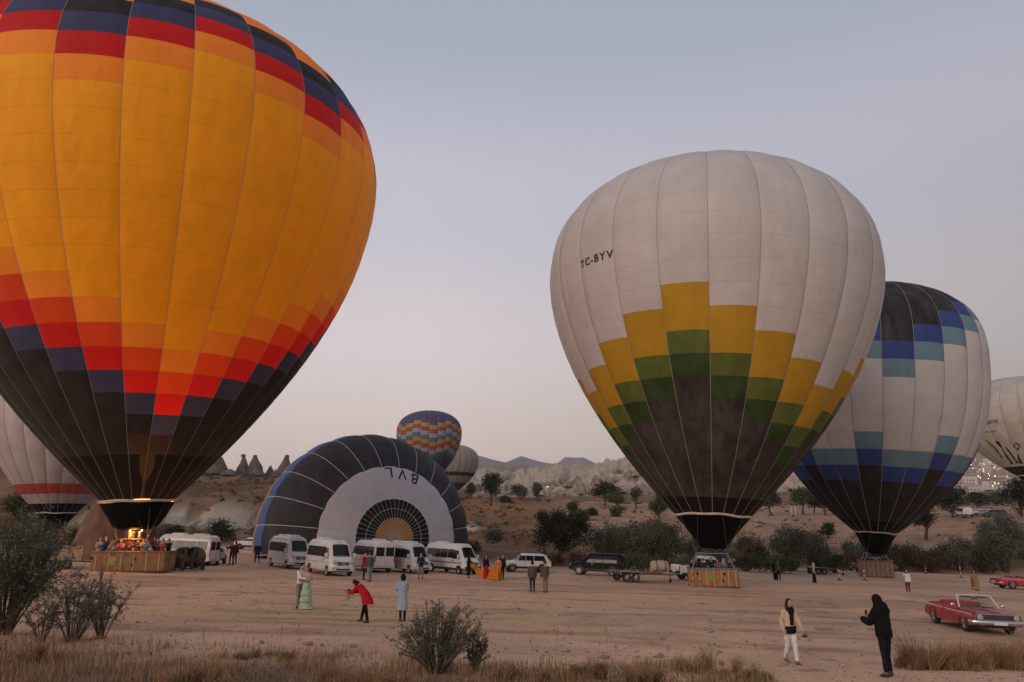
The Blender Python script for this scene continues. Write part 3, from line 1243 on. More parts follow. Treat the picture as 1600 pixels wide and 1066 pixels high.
def blue_balloon():
    b = at(1370, 902)
    root = thing('hot_air_balloon', 'white balloon with black crown and royal blue stepped panels behind the TC-BYV balloon', 'hot air balloon', b, group='hot air balloons')
    N = 24
    th = facing(b)
    e = Envelope(4.809, 28.23, 11.736, .186, (.681, 2.488, 2.597), .069, -.031, N, 1.88, 0, th - .63 * 2 * PI / N, bulge=.026)

    def colour(g, k):
        lo = 6 if g % 3 == 0 else 5
        hi = 10 + tri(g - 1, 8)
        if k == 0:
            return BLK
        if k < lo - 1:
            return CHA
        if k == lo - 1:
            return 'royal'
        if k == lo:
            return 'steel'
        if k == hi:
            return 'steel'
        if k == hi + 1:
            return 'royal'
        if k > hi + 1:
            return 'cap'
        return 'white'
    cloth(e, root, colour, 4, .045)
    skirt(e, root, 2.35, .95, .95, shape=.95)
    tops = basket(root, 3.4, 1.5, 1.75, -.12, 'grey', (.16, .10, .07), (.36, .235, .165), mat('frame_steel', (.22, .22, .22), .5), 7, top=2.6, burn=.5, upin=.26)
    cables(e, root, tops, 0, 0, 10)
    return root, e, b


BB = blue_balloon()


def plain_balloon(b, label, zm, H, R, rm, sh, tx, N, row, colour, drop, r_end, W, key='tan', lights=0, th_off=0.0, has_basket=True, tapes=True, tape_m=None, merged=True):
    root = thing('hot_air_balloon', label, 'hot air balloon', b, group='hot air balloons')
    e = Envelope(zm, H, R, rm, sh, tx, 0, N, row, 0, facing(b) + th_off, bulge=.03)
    cloth(e, root, colour, 6, .05, tape_m, tapes, merged)
    skirt(e, root, drop, r_end, .95)
    tops = basket(root, W, 1.5, 1.2, .1, key, (.12, .06, .03), (.32, .2, .1), mat('frame_steel', (.22, .22, .22), .5), 5, top=2.4, burn=.4)
    cables(e, root, tops, 0, 0, 8)
    return root, e, b


def c_left(g, k):
    if k == 0:
        return BLK
    if k == 2:
        return 'stripe'
    if k >= 11:
        return ('gold', 'sky')[(g + k) % 2] if k < 13 else 'sky'
    return 'cloth_white'


LB = plain_balloon(onray(88, 112), 'pale balloon with one red stripe partly hidden behind the huge yellow balloon', 4.1, 23.5, 10.6, .245, (.66, 2.2, 1.75), -.02, 22, 1.75, c_left, 2.2, .9, 3.6)


def c_small(g, k):
    j = (k - (0, 2, 4, 2)[g % 4]) // 3
    k = k // 3
    seq = {7: 'teal', 8: 'mist', 9: 'band_red', 10: 'band_yellow', 11: 'teal', 12: 'mist', 13: 'band_red', 14: 'band_yellow'}
    if k <= 1:
        return 'dusk'
    return seq.get(j, 'indigo')


SB = plain_balloon(onray(668, 236), 'small distant balloon striped in indigo, yellow, red and teal above the lying envelope', 6.1, 22.5, 10.2, .15, (.68, 2.3, 1.9), -.01, 24, 1.30 / 3, c_small, 2.0, .8, 3.2)
GB = plain_balloon(onray(707, 330), 'small grey balloon half hidden behind the indigo striped balloon', 3.5, 20.5, 10.6, .12, (.66, 2.3, 2.0), .02, 22, 1.9,
                   lambda g, k: 'dusk' if k < 3 else ('brown' if k == 5 else 'grey'), 2.0, .8, 3.2)


def right_balloon():
    x, y = (1624 - 800) / FOC / 1.03 * 185, 185.0
    b = np.array((x, y, CZ + y * row_slope(773)))
    root, e, b = plain_balloon(b, 'cream balloon with dark lettering and silhouette prints, cut off by the picture edge', 4.6, 24.5, 15.0, .20, (.62, 2.25, 1.7), .0, 24, 1.7,
                               lambda g, k: BLK if k < 2 else 'sand', 2.0, .9, 3.4)
    ink = mat('brown_print', (.06, .04, .035), .8)
    def ga(px, py):
        """Gore and arc of the near cloth seen at this place of the photograph."""
        G, A_ = np.meshgrid(np.linspace(-9, 4, 200), np.linspace(.5, e.L * .75, 160))
        P = e.pt(G, A_) + b - np.array((0, 0, CZ))
        fw = P[..., 1] * CP + P[..., 2] * SP
        X_, Y_ = 800 + FOC * P[..., 0] / fw, 533 - FOC * (-P[..., 1] * SP + P[..., 2] * CP) / fw
        c = (X_ - px) ** 2 + (Y_ - py) ** 2 + np.where(fw > fw.mean() + 3, 400, 0)
        i = int(np.argmin(c))
        return float(G.ravel()[i]), float(A_.ravel()[i])
    letters(e, root, 'thent', 1.9, *ga(1533, 664), ink, spacing=.3, bold=.01)
    letters(e, root, 'thent.com', .9, *ga(1534, 677), ink, spacing=.3, bold=.01)

    def strip(name, pts, w):
        """A printed stroke along (gore, arc) points."""
        P, Fs = [], []
        n = len(pts)
        for i, (g, a, k) in enumerate(pts):
            for s_ in (-1, 1):
                P.append(e.pt(g + s_ * w * k * .68, a, .04))
        for i in range(n - 1):
            Fs.append((2 * i, 2 * i + 1, 2 * i + 3, 2 * i + 2))
        me = bpy.data.meshes.new(name)
        me.from_pydata([tuple(map(float, p)) for p in P], [], Fs)
        me.materials.append(FAB['inkdot'])
        link(name, me, root)
    def stroke(pts, w):
        strip('figure_print', [ga(x, y) + (k,) for x, y, k in pts], w)
    strip('print_underline', [ga(1526, 669) + (1,), ga(1548, 665) + (1,), ga(1568, 662) + (1,)], .02)
    stroke([(1541, 687, .5), (1547, 693, 1), (1556, 702, 1.2), (1566, 716, 1.6)], .10)
    stroke([(1557, 689, .4), (1559, 691, 2.2), (1561, 694, 2.2), (1565, 700, .9), (1573, 714, 1.4), (1582, 726, 2.6)], .10)
    stroke([(1572, 699, .6), (1576, 704, 1.1), (1583, 714, 1.1), (1591, 724, 2.2)], .12)
    stroke([(1588, 692, .6), (1588, 695, 2.6), (1588.5, 699, 2.6), (1590, 703, .8), (1590.5, 705, .5)], .13)
    stroke([(1591, 709, .4), (1592, 716, 1.0), (1596, 725, 2.2)], .14)
    return root


right_balloon()


def lying_balloon():
    c = onray(566, 84)
    zc = c[2] + 1.9
    ax = nrm(np.array((.50, -.865, .045)))
    Rr, Hh = 11.5, 25.0
    t0 = .64
    ground0 = c.copy()
    root = thing('balloon_envelope', 'dark grey balloon envelope lying on its side, white ring and yellow crown facing us', 'balloon envelope', c)

    def clamp(P):
        Q = P + ground0
        s = Q.shape
        # the loose cloth sags: its height is a little less than its width, and it rests on the ground
        dz = Q[..., 2] - zc
        Q = Q.copy()
        Q[..., 2] = zc + dz * .99
        g = zg(Q[..., 0], Q[..., 1], False) + .10
        low = Q[..., 2] < g
        Q[..., 2] = np.where(low, g, Q[..., 2])
        return Q - ground0
    org = np.array((0, 0, zc - c[2])) - ax * (Hh * t0 - 1.0)
    e = Envelope(0, Hh, Rr, .16, (t0, 2.15, 1.8), 0, 0, 24, 1.55, 0, .12, axis=ax, origin=org, clamp=clamp, bulge=.02)
    L = e.L

    def colour(g, k):
        a = L - (k + .5) * e.row
        if a < 2.05:
            return 'amber'
        if a < 4.7:
            return 'inkdot'
        if a < 8.15:
            return 'pale'
        if a < 15.5:
            return 'slate'
        if a < 17.2:
            return 'sky'
        if a < 19:
            return 'amber'
        return 'slate'

    # exact ring borders, so each gore is cut at them
    borders = [0, L - 18.2, L - 16.3, L - 14.2, L - 7.5, L - 3.85, L - 2.0, L * .9996]
    keys = ['slate', 'amber', 'sky', 'slate', 'pale', 'inkdot', 'amber']
    for g in range(24):
        for k, a, b in zip(keys, borders[:-1], borders[1:]):
            e.patch('panel', FAB[k], root, g, g + 1, a, b, ns=6)
        e.tape(g, root, a0=2, a1=L - 7.5, w=.06, m=TAPEL)
        for d in (0, .5):
            e.tape(g + d, root, a0=L - 3.85, a1=L - .1, w=.028, m=TAPEL, name='crown_line', n=14)
    for a in (L - 2.85,):
        pts = [e.pt(g, a, .05) for g in np.linspace(0, 24, 97)]
        q = MB()
        q.tube(pts, .025, 4, cap=False)
        q.build('crown_hoop', TAPEL, root)
    # letters lie upside down on the white ring: find the gore whose middle is uppermost in front
    zz = [float(e.pt(g, L - 7.6)[2]) for g in np.linspace(0, 24, 240)]
    gt = float(np.linspace(0, 24, 240)[int(np.argmax(zz))])
    letters(e, root, 'BVL', 1.75, gt - 1.75, L - 7.3, INK, spacing=1.9, off=.05, bold=.012)
    return root, e, gt


LY = lying_balloon()

# ------------------------------------------------------------------ vehicles
P_WHITE = mat('paint_white', (.63, .60, .575), .34, .10, 1.3, coat=.35)
P_SILV = mat('paint_pearl', (.50, .49, .48), .3, .04, 2, coat=.4)
P_RED = mat('paint_red', (.33, .014, .022), .32, .16, 2.2, coat=.45)
P_BLK = mat('paint_black', (.004, .004, .0045), .5, 0, spec=.12)
P_DGR = mat('paint_charcoal', (.05, .05, .052), .3, 0, coat=.4)
GLASS = mat('dark_glass', (.012, .015, .018), .08, 0, spec=.28)
TRIMB = mat('black_plastic', (.025, .024, .023), .6, .15, 6)
RUB = mat('tyre_rubber', (.022, .020, .019), .85, .2, 8)
RIMM = mat('wheel_rim', (.38, .38, .37), .35, 0, metal=.6)
CHROME = mat('chrome', (.55, .54, .53), .2, 0, metal=.9)
LAMPW = mat('headlight_glass', (.34, .36, .37), .12, 0, coat=.5)
LAMPR = mat('tail_light_red', (.40, .01, .008), .2, 0, coat=.5)
AMB = mat('indicator_amber', (.55, .18, .02), .25)
PLATE = mat('plate_white', (.62, .62, .60), .5)
SEATM = mat('seat_vinyl', (.30, .02, .025), .5, .1)
FRAMEW = mat('frame_cream', (.58, .54, .50), .4)
WOODB = mat('trailer_boards', (.16, .12, .09), .8, .3, 3, stretch=(1, 8, 1))
IRON = mat('painted_iron', (.09, .05, .04), .6, .3, 5)


class Body:
    """A car body lofted along x (rear 0, front L) from stations (x, z top, z bottom, half width, squareness)."""

    def __init__(self, st, belt, tum=.12):
        self.st = np.array(st, float)
        self.belt, self.tum = belt, tum

    def q(self, x):
        return [float(np.interp(x, self.st[:, 0], self.st[:, i])) for i in range(1, 5)]

    def tb(self, z, zt):
        return 1 - self.tum * max(0, z - self.belt) / 1.0

    def side(self, x, z):
        zt, zb, w, n = self.q(x)
        f = min(max((z - zb) / (zt - zb), 0), .9999)
        return w * (1 - f ** n) ** (1 / n) * self.tb(z, zt)

    def top(self, x, y):
        zt, zb, w, n = self.q(x)
        w *= self.tb(zt, zt)
        f = min(abs(y) / w, .999)
        return zb + (zt - zb) * (1 - f ** n) ** (1 / n)

    def mesh(self, mb, M=30, skip=None, mi=0):
        xs = sorted(set(np.round(np.concatenate([self.st[:, 0], np.linspace(self.st[0, 0], self.st[-1, 0], 40)]), 4)))
        rings = []
        for x in xs:
            zt, zb, w, n = self.q(x)
            r = []
            for t in np.linspace(-PI / 2, PI / 2, M + 1):
                z = zb + (zt - zb) * max(math.cos(t), 0) ** (2 / n)
                y = w * math.copysign(abs(math.sin(t)) ** (2 / n), t) * self.tb(z, zt)
                r.append((x, y, z))
            rings.append(r)
        if skip is None:
            mb.loft(rings, True, mi)
        else:
            n = M + 1
            V = [p for r in rings for p in r]
            Fs = []
            for k in range(len(rings) - 1):
                for i in range(n):
                    j = (i + 1) % n
                    f = (k * n + i, k * n + j, (k + 1) * n + j, (k + 1) * n + i)
                    c = np.mean([V[a] for a in f], 0)
                    if not skip(c):
                        Fs.append(f)
            Fs.append(tuple(reversed(range(n))))
            Fs.append(tuple(range((len(rings) - 1) * n, len(rings) * n)))
            mb.add(V, Fs, mi)
        return mb

    def side_patch(self, mb, quad, off=.012, nu=6, nv=4, both=True, mi=0):
        """quad: (x, z) corners rear-bottom, front-bottom, front-top, rear-top."""
        for s in ((1, -1) if both is True else (both,)):
            def fn(a, b, s=s):
                x = (quad[0][0] * (1 - a) + quad[1][0] * a) * (1 - b) + (quad[3][0] * (1 - a) + quad[2][0] * a) * b
                z = (quad[0][1] * (1 - a) + quad[1][1] * a) * (1 - b) + (quad[3][1] * (1 - a) + quad[2][1] * a) * b
                return (x, s * (self.side(x, z) + off), z)
            mb.grid(fn, nu, nv, mi)
        return mb

    def top_patch(self, mb, x0, x1, y0, y1, y2=None, y3=None, off=.012, nu=8, nv=6, mi=0):
        """strip of the upper surface; y0..y1 at x0, y2..y3 at x1."""
        y2 = y0 if y2 is None else y2
        y3 = y1 if y3 is None else y3
        dz = off

        def fn(a, b):
            x = x0 + (x1 - x0) * b
            y = (y0 + (y1 - y0) * a) * (1 - b) + (y2 + (y3 - y2) * a) * b
            z = self.top(x, y)
            sl = (self.top(min(x + .02, self.st[-1, 0]), y) - self.top(x - .02, y)) / .04
            k = 1 / math.sqrt(1 + sl * sl)
            return (x - sl * k * dz, y, z + k * dz)
        mb.grid(fn, nu, nv, mi)
        return mb


WHEEL_CACHE = {}


def wheel(root, x, y, r, w=.22, rimm=None, spokes=5, key='w'):
    k = (r, w, key)
    if k not in WHEEL_CACHE:
        t = MB()
        t.lathe([(r * .62, -w * .5), (r * .93, -w * .5), (r, -w * .32), (r, w * .32), (r * .93, w * .5), (r * .62, w * .5)], axis='y', n=22)
        m = MB()
        m.lathe([(r * .63, -w * .50), (r * .58, -w * .44), (r * .20, -w * .47), (r * .12, -w * .54), (.01, -w * .54)], axis='y', n=20)
        m.lathe([(r * .63, w * .50), (r * .58, w * .44), (r * .20, w * .47), (r * .12, w * .54), (.01, w * .54)], axis='y', n=20)
        for j in range(spokes):
            a = 2 * PI * j / spokes
            for s in (-1, 1):
                m.tube([(r * .15 * math.cos(a), s * w * .50, r * .15 * math.sin(a)), (r * .60 * math.cos(a), s * w * .49, r * .60 * math.sin(a))], .03, 5)
        WHEEL_CACHE[k] = (t.mesh('wheel', RUB), m.mesh('rim', rimm or RIMM))
    a, b = WHEEL_CACHE[k]
    o = link('wheel', a, root, (x, y, r))
    link('rim', b, o)
    return o


def arch(mb, body, x, r, z=.34):
    for s in (-1, 1):
        P = [(x, s * (body.side(x, z) + .006), z)]
        n = 14
        V = []
        for i in range(n + 1):
            t = PI * (i / n) * 1.16 - PI * .08
            px_, pz = x + r * math.cos(t), max(z + r * math.sin(t), z - .1)
            V.append((px_, s * (body.side(px_, pz) + .006), pz))
        mb.add(P + V, [(0, i + 1, i + 2) for i in range(n)])


def put(name, label, cat, px, py, heading, sc=1.0, group=None, L=5.0, loc=None):
    """Thing whose middle stands on the ground; heading = angle of its front direction."""
    p = at(px, py) if loc is None else loc
    o = thing(name, label, cat, p, heading, group, sc)
    # sit on the slope of the ground
    d = .5
    gx = float(zg(p[0] + d, p[1], False) - zg(p[0] - d, p[1], False)) / (2 * d)
    gy = float(zg(p[0], p[1] + d, False) - zg(p[0], p[1] - d, False)) / (2 * d)
    f = Vector((math.cos(heading), math.sin(heading), 0))
    f.z = f.x * gx + f.y * gy
    n = Vector((-gx, -gy, 1)).normalized()
    f.normalize()
    s = n.cross(f)
    o.rotation_euler = Matrix((f, s, n)).transposed().to_euler()
    return o


def part(root, name, m, fn, **k):
    mb = MB()
    fn(mb)
    return mb.build(name, m, root, **k)


def minibus(label, px, py, heading, sc=.9, paint=None, lower=None, ac=2, group='white tourist minibuses', rear_doors=True):
    L = 6.2
    paint = paint or P_WHITE
    root = put('minibus', label, 'minibus', px, py, heading, sc, group)
    h = L / 2
    B = Body([(-h, 2.30, .42, .93, 7), (-h + .06, 2.50, .40, .95, 7), (-h + .3, 2.62, .38, .97, 6), (1.55, 2.62, .38, .97, 6), (1.80, 2.56, .38, .97, 5.5),
              (2.02, 2.36, .38, .97, 5), (2.60, 1.42, .38, .96, 5), (2.72, 1.30, .38, .95, 4.5), (2.95, 1.16, .38, .90, 4.5), (3.05, 1.0, .40, .82, 4.5), (3.1, .80, .42, .74, 4)], 1.2, .11)
    part(root, 'body', paint, lambda m: B.mesh(m))
    # side glass, pane by pane
    x = -h + .28
    ws = [1.08, 1.08, 1.08, .82]
    for w in ws:
        for s in (1, -1):
            q = MB()
            B.side_patch(q, [(x, 1.36), (x + w - .04, 1.36), (x + w - .04, 2.10), (x, 2.10)], both=s)
            q.build('window', GLASS, root)
        x += w
    for s in (1, -1):
        q = MB()
        B.side_patch(q, [(1.20, 1.30), (2.28, 1.30), (1.92, 2.02), (1.20, 2.08)], both=s)
        q.build('door_window', GLASS, root)
        q = MB()
        for xx in (1.12, -.15):
            B.side_patch(q, [(xx, .55), (xx + .025, .55), (xx + .025, 2.2), (xx, 2.2)], .006, 1, 8, s)
        B.side_patch(q, [(2.36, .55), (2.385, .55), (2.385, 1.3), (2.36, 1.3)], .006, 1, 6, s)
        q.build('door_gap', TRIMB, root)
        q = MB()
        B.side_patch(q, [(-h + .15, .92), (2.5, .92), (2.5, 1.0), (-h + .15, 1.0)], .022, 20, 2, s)
        q.build('side_moulding', lower or P_SILV, root)
        q = MB()
        B.side_patch(q, [(-h + .1, .36), (2.9, .36), (2.9, .52), (-h + .1, .52)], .02, 20, 2, s)
        q.build('sill', TRIMB if lower else P_SILV, root)
        q = MB()
        q.box((1.32, s * (B.side(1.3, 1.12) + .02), 1.14), (.2, .04, .05))
        q.build('door_handle', TRIMB, root)
        q = MB()
        q.box((2.28, s * 1.12, 1.52), (.12, .22, .32))
        q.tube([(2.26, s * .9, 1.42), (2.28, s * 1.08, 1.45)], .03, 6)
        q.build('side_mirror', paint, root)
        q = MB()
        q.ell((2.93, s * .68, .98), (.20, .17, .20), 12, 8)
        q.build('headlight', LAMPW, root)
        q = MB()
        q.box((-h - .01, s * .86, 1.15), (.05, .1, .55))
        q.build('tail_light', LAMPR, root)
    part(root, 'windshield', GLASS, lambda m: B.top_patch(m, 2.05, 2.56, -.80, .80, -.84, .84))
    part(root, 'wiper', TRIMB, lambda m: m.tube([(2.60, -.6, 1.46), (2.62, 0, 1.45), (2.60, .6, 1.46)], .02, 4))
    g = part(root, 'grille', TRIMB, lambda m: m.box((3.075, 0, .92), (.07, .92, .26)))
    for k in range(3):
        part(g, 'grille_bar', CHROME, lambda m: m.box((3.115, 0, .84 + k * .08), (.02, .84, .022)))
    part(g, 'badge', CHROME, lambda m: m.lathe([(.11, 3.12), (.11, 3.14)], axis='x', c=(0, 0, .92), n=16))
    part(root, 'bumper', lower or P_SILV, lambda m: m.box((3.02, 0, .54), (.26, 1.80, .30), taper=.96))
    part(root, 'bumper', lower or P_SILV, lambda m: m.box((-h - .02, 0, .52), (.14, 1.84, .2)))
    part(root, 'air_intake', TRIMB, lambda m: m.box((3.145, 0, .50), (.03, 1.1, .12)))
    part(root, 'number_plate', PLATE, lambda m: m.box((3.165, 0, .62), (.012, .50, .11)))
    for s in (1, -1):
        rd = part(root, 'rear_door', paint, lambda m: m.box((-h - .012, s * .45, 1.32), (.03, .86, 1.72)))
        part(rd, 'rear_window', GLASS, lambda m: m.box((-h - .034, s * .44, 1.72), (.02, .74, .72)))
    part(root, 'rear_plate', PLATE, lambda m: m.box((-h - .035, .42, .98), (.012, .5, .11)))
    part(root, 'roof_sign', mat('decal_blue', (.02, .03, .10), .6), lambda m: B.top_patch(m, 1.86, 1.93, -.06, .06, off=.01, nu=2, nv=2))
    for k in range(ac):
        xx = -1.6 + 2.1 * k
        part(root, 'roof_unit', P_WHITE, lambda m: m.loft([[(xx + a * f, b * f, 2.58 + c) for a, b in ((-.6, -.45), (.6, -.45), (.6, .45), (-.6, .45))] for f, c in ((1, 0), (1, .08), (.82, .17))]))
    part(root, 'antenna', TRIMB, lambda m: m.tube([(1.45, 0, 2.6), (1.3, 0, 2.95)], .012, 4))
    q = MB()
    arch(q, B, -1.95, .43)
    arch(q, B, 2.18, .43)
    q.build('wheel_arch', TRIMB, root)
    for xx in (-1.95, 2.18):
        for s in (-1, 1):
            wheel(root, xx, s * .88, .345, .22, key='van')
    part(root, 'underbody', TRIMB, lambda m: m.box((0, 0, .36), (5.6, 1.6, .14)))
    return root


DEG = math.radians
minibus('pearl grey minibus with tinted windows, beside the edge of the lying balloon', 450, 887, DEG(-55), .92, P_SILV, ac=2)
minibus('white minibus with tan glow on its side windows, in front of the pearl grey one', 513, 897, DEG(-57), .90, P_WHITE, ac=1)
minibus('white minibus parked with its dark rear windows towards the people in red and grey', 578, 892, DEG(122), .90, P_WHITE, ac=1)
minibus('silver white minibus with two roof units, between the rear door minibus and the trimmed one', 634, 894, DEG(-53), .86, P_SILV, ac=2)
minibus('white minibus with dark lower trim and bumper beside the orange gown', 706, 895, DEG(-48), .88, P_WHITE, P_DGR, ac=1)
minibus('long white minibus parked side on behind the basket of the huge yellow balloon', 283, 882, DEG(172), .86, P_WHITE, ac=2)


def suv(name, label, px, py, heading, sc, paint, cat='car', box_rear=False, group=None, canopy=False, roofrack=False, bed=False, H=1.75, lowtrim=True):
    root = put(name, label, cat, px, py, heading, sc, group)
    h = 2.35
    if bed:
        st = [(-h, 1.02, .45, .86, 6), (-h + .05, 1.10, .42, .90, 7), (-.55, 1.10, .42, .92, 7), (-.50, 1.12, .42, .92, 6), (-.42, 1.70, .42, .92, 5), (-.2, 1.78, .42, .92, 5), (.55, 1.78, .42, .92, 5), (.70, 1.70, .42, .92, 5),
              (1.25, 1.12, .42, .92, 5), (1.4, 1.06, .42, .91, 5), (2.15, .98, .42, .88, 5), (2.3, .86, .44, .84, 5), (2.38, .7, .46, .80, 5)]
    elif box_rear:
        st = [(-h, 1.60, .45, .88, 6), (-h + .06, 1.74, .42, .91, 6), (-h + .3, H + .02, .42, .92, 5.5), (.5, H + .02, .42, .92, 5), (.72, H - .06, .42, .92, 5),
              (1.28, 1.14, .42, .92, 5), (1.4, 1.08, .42, .91, 5), (2.15, 1.0, .42, .88, 5), (2.3, .88, .44, .84, 5), (2.38, .7, .46, .8, 5)]
    else:
        st = [(-h, 1.0, .45, .84, 5), (-h + .1, 1.22, .42, .88, 5), (-h + .45, H - .12, .42, .90, 4.5), (-h + .8, H, .42, .91, 4.5), (.2, H, .42, .92, 4.5), (.5, H - .07, .42, .92, 4.5),
              (1.2, 1.10, .42, .92, 4.5), (1.35, 1.04, .42, .91, 4.5), (2.1, .94, .42, .87, 4.5), (2.3, .80, .44, .82, 4), (2.38, .66, .46, .76, 4)]
    B = Body(st, 1.0, .2)
    part(root, 'body', paint, lambda m: B.mesh(m))
    zt = H - .2
    xr = -h + .55 if not bed else -.32
    panes = [(xr, -.62), (-.58, .18)] if not bed else [(-.30, .16)]
    for s in (1, -1):
        for k, (a, b) in enumerate(panes):
            sl = .18 if (k == 0 and not box_rear and not bed) else .02
            q = MB()
            B.side_patch(q, [(a, 1.08), (b, 1.08), (b, zt), (a + sl, zt)], both=s)
            q.build('window', GLASS, root)
        q = MB()
        B.side_patch(q, [(.22, 1.08), (1.08, 1.08), (.62, zt - .02), (.22, zt)], both=s)
        q.build('door_window', GLASS, root)
        q = MB()
        for xx in ((.19, -.60) if not bed else (.19, -.40)):
            B.side_patch(q, [(xx, .5), (xx + .02, .5), (xx + .02, 1.08), (xx, 1.08)], .005, 1, 5, s)
        q.build('door_gap', TRIMB, root)
        q = MB()
        q.box((.35, s * (B.side(.35, .95) + .015), .97), (.18, .03, .04))
        q.build('door_handle', CHROME, root)
        q = MB()
        q.box((1.0, s * 1.0, 1.14), (.1, .18, .15))
        q.tube([(1.0, s * .86, 1.08), (1.0, s * .98, 1.1)], .025, 5)
        q.build('side_mirror', paint, root)
        q = MB()
        q.ell((2.22, s * .66, .80), (.16, .16, .10), 10, 6)
        q.build('headlight', LAMPW, root)
        q = MB()
        q.box((-h - .005, s * .78, 1.0 if not bed else .86), (.06, .12, .32))
        q.build('tail_light', LAMPR, root)
        if lowtrim:
            q = MB()
            B.side_patch(q, [(-h + .1, .42), (2.2, .42), (2.2, .55), (-h + .1, .55)], .015, 14, 2, s)
            q.build('sill', TRIMB, root)
    xa = .72 if (box_rear or bed) else .52
    part(root, 'windshield', GLASS, lambda m: B.top_patch(m, xa + .02, 1.20, -.68, .68, -.76, .76))
    if bed:
        part(root, 'rear_window', GLASS, lambda m: m.box((-.475, 0, 1.42), (.02, 1.2, .36), ry=-.12))
        part(root, 'load_bed', TRIMB, lambda m: m.box((-1.42, 0, 1.115), (1.6, 1.5, .02)))
    else:
        part(root, 'rear_window', GLASS, lambda m: m.box((-h + (.03 if box_rear else .2), 0, 1.38), (.03, 1.3, .42), ry=(.06 if box_rear else .55)))
    if roofrack or bed:
        r = MB()
        for s in (-1, 1):
            r.tube([(-.3, s * .68, 1.84), (.6, s * .68, 1.84)], .025, 6)
        for xx in (-.3, .15, .6):
            r.tube([(xx, -.68, 1.84), (xx, .68, 1.84)], .02, 6)
            for s in (-1, 1):
                r.tube([(xx, s * .68, 1.7), (xx, s * .68, 1.84)], .02, 5)
        r.build('roof_rack', IRON, root)
    part(root, 'grille', TRIMB, lambda m: m.box((2.345, 0, .78), (.06, .95, .16)))
    part(root, 'bumper', TRIMB if lowtrim else paint, lambda m: m.box((2.33, 0, .56), (.2, 1.66, .18)))
    part(root, 'bumper', TRIMB if lowtrim else paint, lambda m: m.box((-h - .02, 0, .58), (.14, 1.7, .18)))
    part(root, 'number_plate', PLATE, lambda m: m.box((2.437, 0, .58), (.012, .5, .11)))
    part(root, 'number_plate', PLATE, lambda m: m.box((-h - .10, 0, .62), (.012, .5, .11)))
    q = MB()
    arch(q, B, -1.42, .46, .37)
    arch(q, B, 1.48, .46, .37)
    q.build('wheel_arch', TRIMB, root)
    for xx in (-1.42, 1.48):
        for s in (-1, 1):
            wheel(root, xx, s * .82, .37, .23, key='suv')
    part(root, 'underbody', TRIMB, lambda m: m.box((0, 0, .40), (4.3, 1.5, .12)))
    return root


suv('suv_car', 'white off road car parked beside the big dark tree', 821, 894, DEG(192), .92, P_WHITE, 'car', H=1.74)
suv('suv_car', 'black boxy off road car with red tail light, under the big dark tree', 934, 899, DEG(163), 1.0, P_BLK, 'car', box_rear=True, H=1.85, roofrack=True)
suv('suv_car', 'white hatchback seen from behind at the end of the side on minibus', 329, 882, DEG(100), .92, P_WHITE, 'car', H=1.6)
suv('parked_car', 'white car on the dirt track at the edge of the lying balloon', 393, 859, DEG(186), 1.05, P_WHITE, 'car', H=1.5)
PK = suv('pickup_truck', 'white pickup towing a flat trailer, behind the basket with blue frame', 1100, 907, DEG(14), 1.12, P_WHITE, 'pickup', bed=True)
suv('pickup_truck', 'white and dark pickup behind the basket of the royal blue paneled balloon', 1366, 896, DEG(-8), 1.1, P_DGR, 'pickup', bed=True)
suv('parked_car', 'small white van seen from behind on the far field track', 1507, 808, DEG(80), 1.35, P_WHITE, 'van', box_rear=True, H=1.9)
suv('parked_car', 'dark car parked beside the small white van on the far field', 1552, 808, DEG(165), 1.35, P_DGR, 'car', H=1.6)
suv('parked_car', 'silver car between the small white van and the dark car on the far field', 1535, 806, DEG(170), 1.2, P_SILV, 'car', H=1.55)


def flat_trailer(label, px, py, heading, sc=1.0, L=4.6, W=2.0, roll=True):
    root = put('flat_trailer', label, 'trailer', px, py, heading, sc, 'flat trailers')
    f = MB()
    for s in (-1, 1):
        f.box((0, s * W / 2, .66), (L, .08, .16))
    for k in range(5):
        f.box((-L / 2 + .2 + k * (L - .4) / 4, 0, .62), (.07, W - .1, .09))
    f.tube([(L / 2, -.6, .62), (L / 2 + 1.3, 0, .55)], .05, 6)
    f.tube([(L / 2, .6, .62), (L / 2 + 1.3, 0, .55)], .05, 6)
    f.build('frame', IRON, root)
    for k in range(8):
        q = MB()
        q.box((0, -W / 2 + (k + .5) * W / 8, .70), (L - .06, W / 8 - .025, .05))
        q.build('plank', WOODB, root)
    for xx in (-.95, -.25):
        for s in (-1, 1):
            wheel(root, xx, s * (W / 2 + .16), .33, .2, key='trl')
    for s in (-1, 1):
        q = MB()
        q.box((-.6, s * (W / 2 + .16), .76), (1.55, .28, .03))
        q.box((-1.4, s * (W / 2 + .16), .64), (.03, .28, .22))
        q.box((.2, s * (W / 2 + .16), .64), (.03, .28, .22))
        q.build('mudguard', mat('galvanized', (.33, .33, .34), .5, .1, metal=.4), root)
    q = MB()
    q.tube([(L / 2 + 1.0, 0, .1), (L / 2 + 1.0, 0, .95)], .035, 6)
    q.lathe([(.13, -.05), (.13, .05)], (L / 2 + 1.0, 0, .13), axis='y', n=12)
    q.build('jockey_wheel', TRIMB, root)
    return root


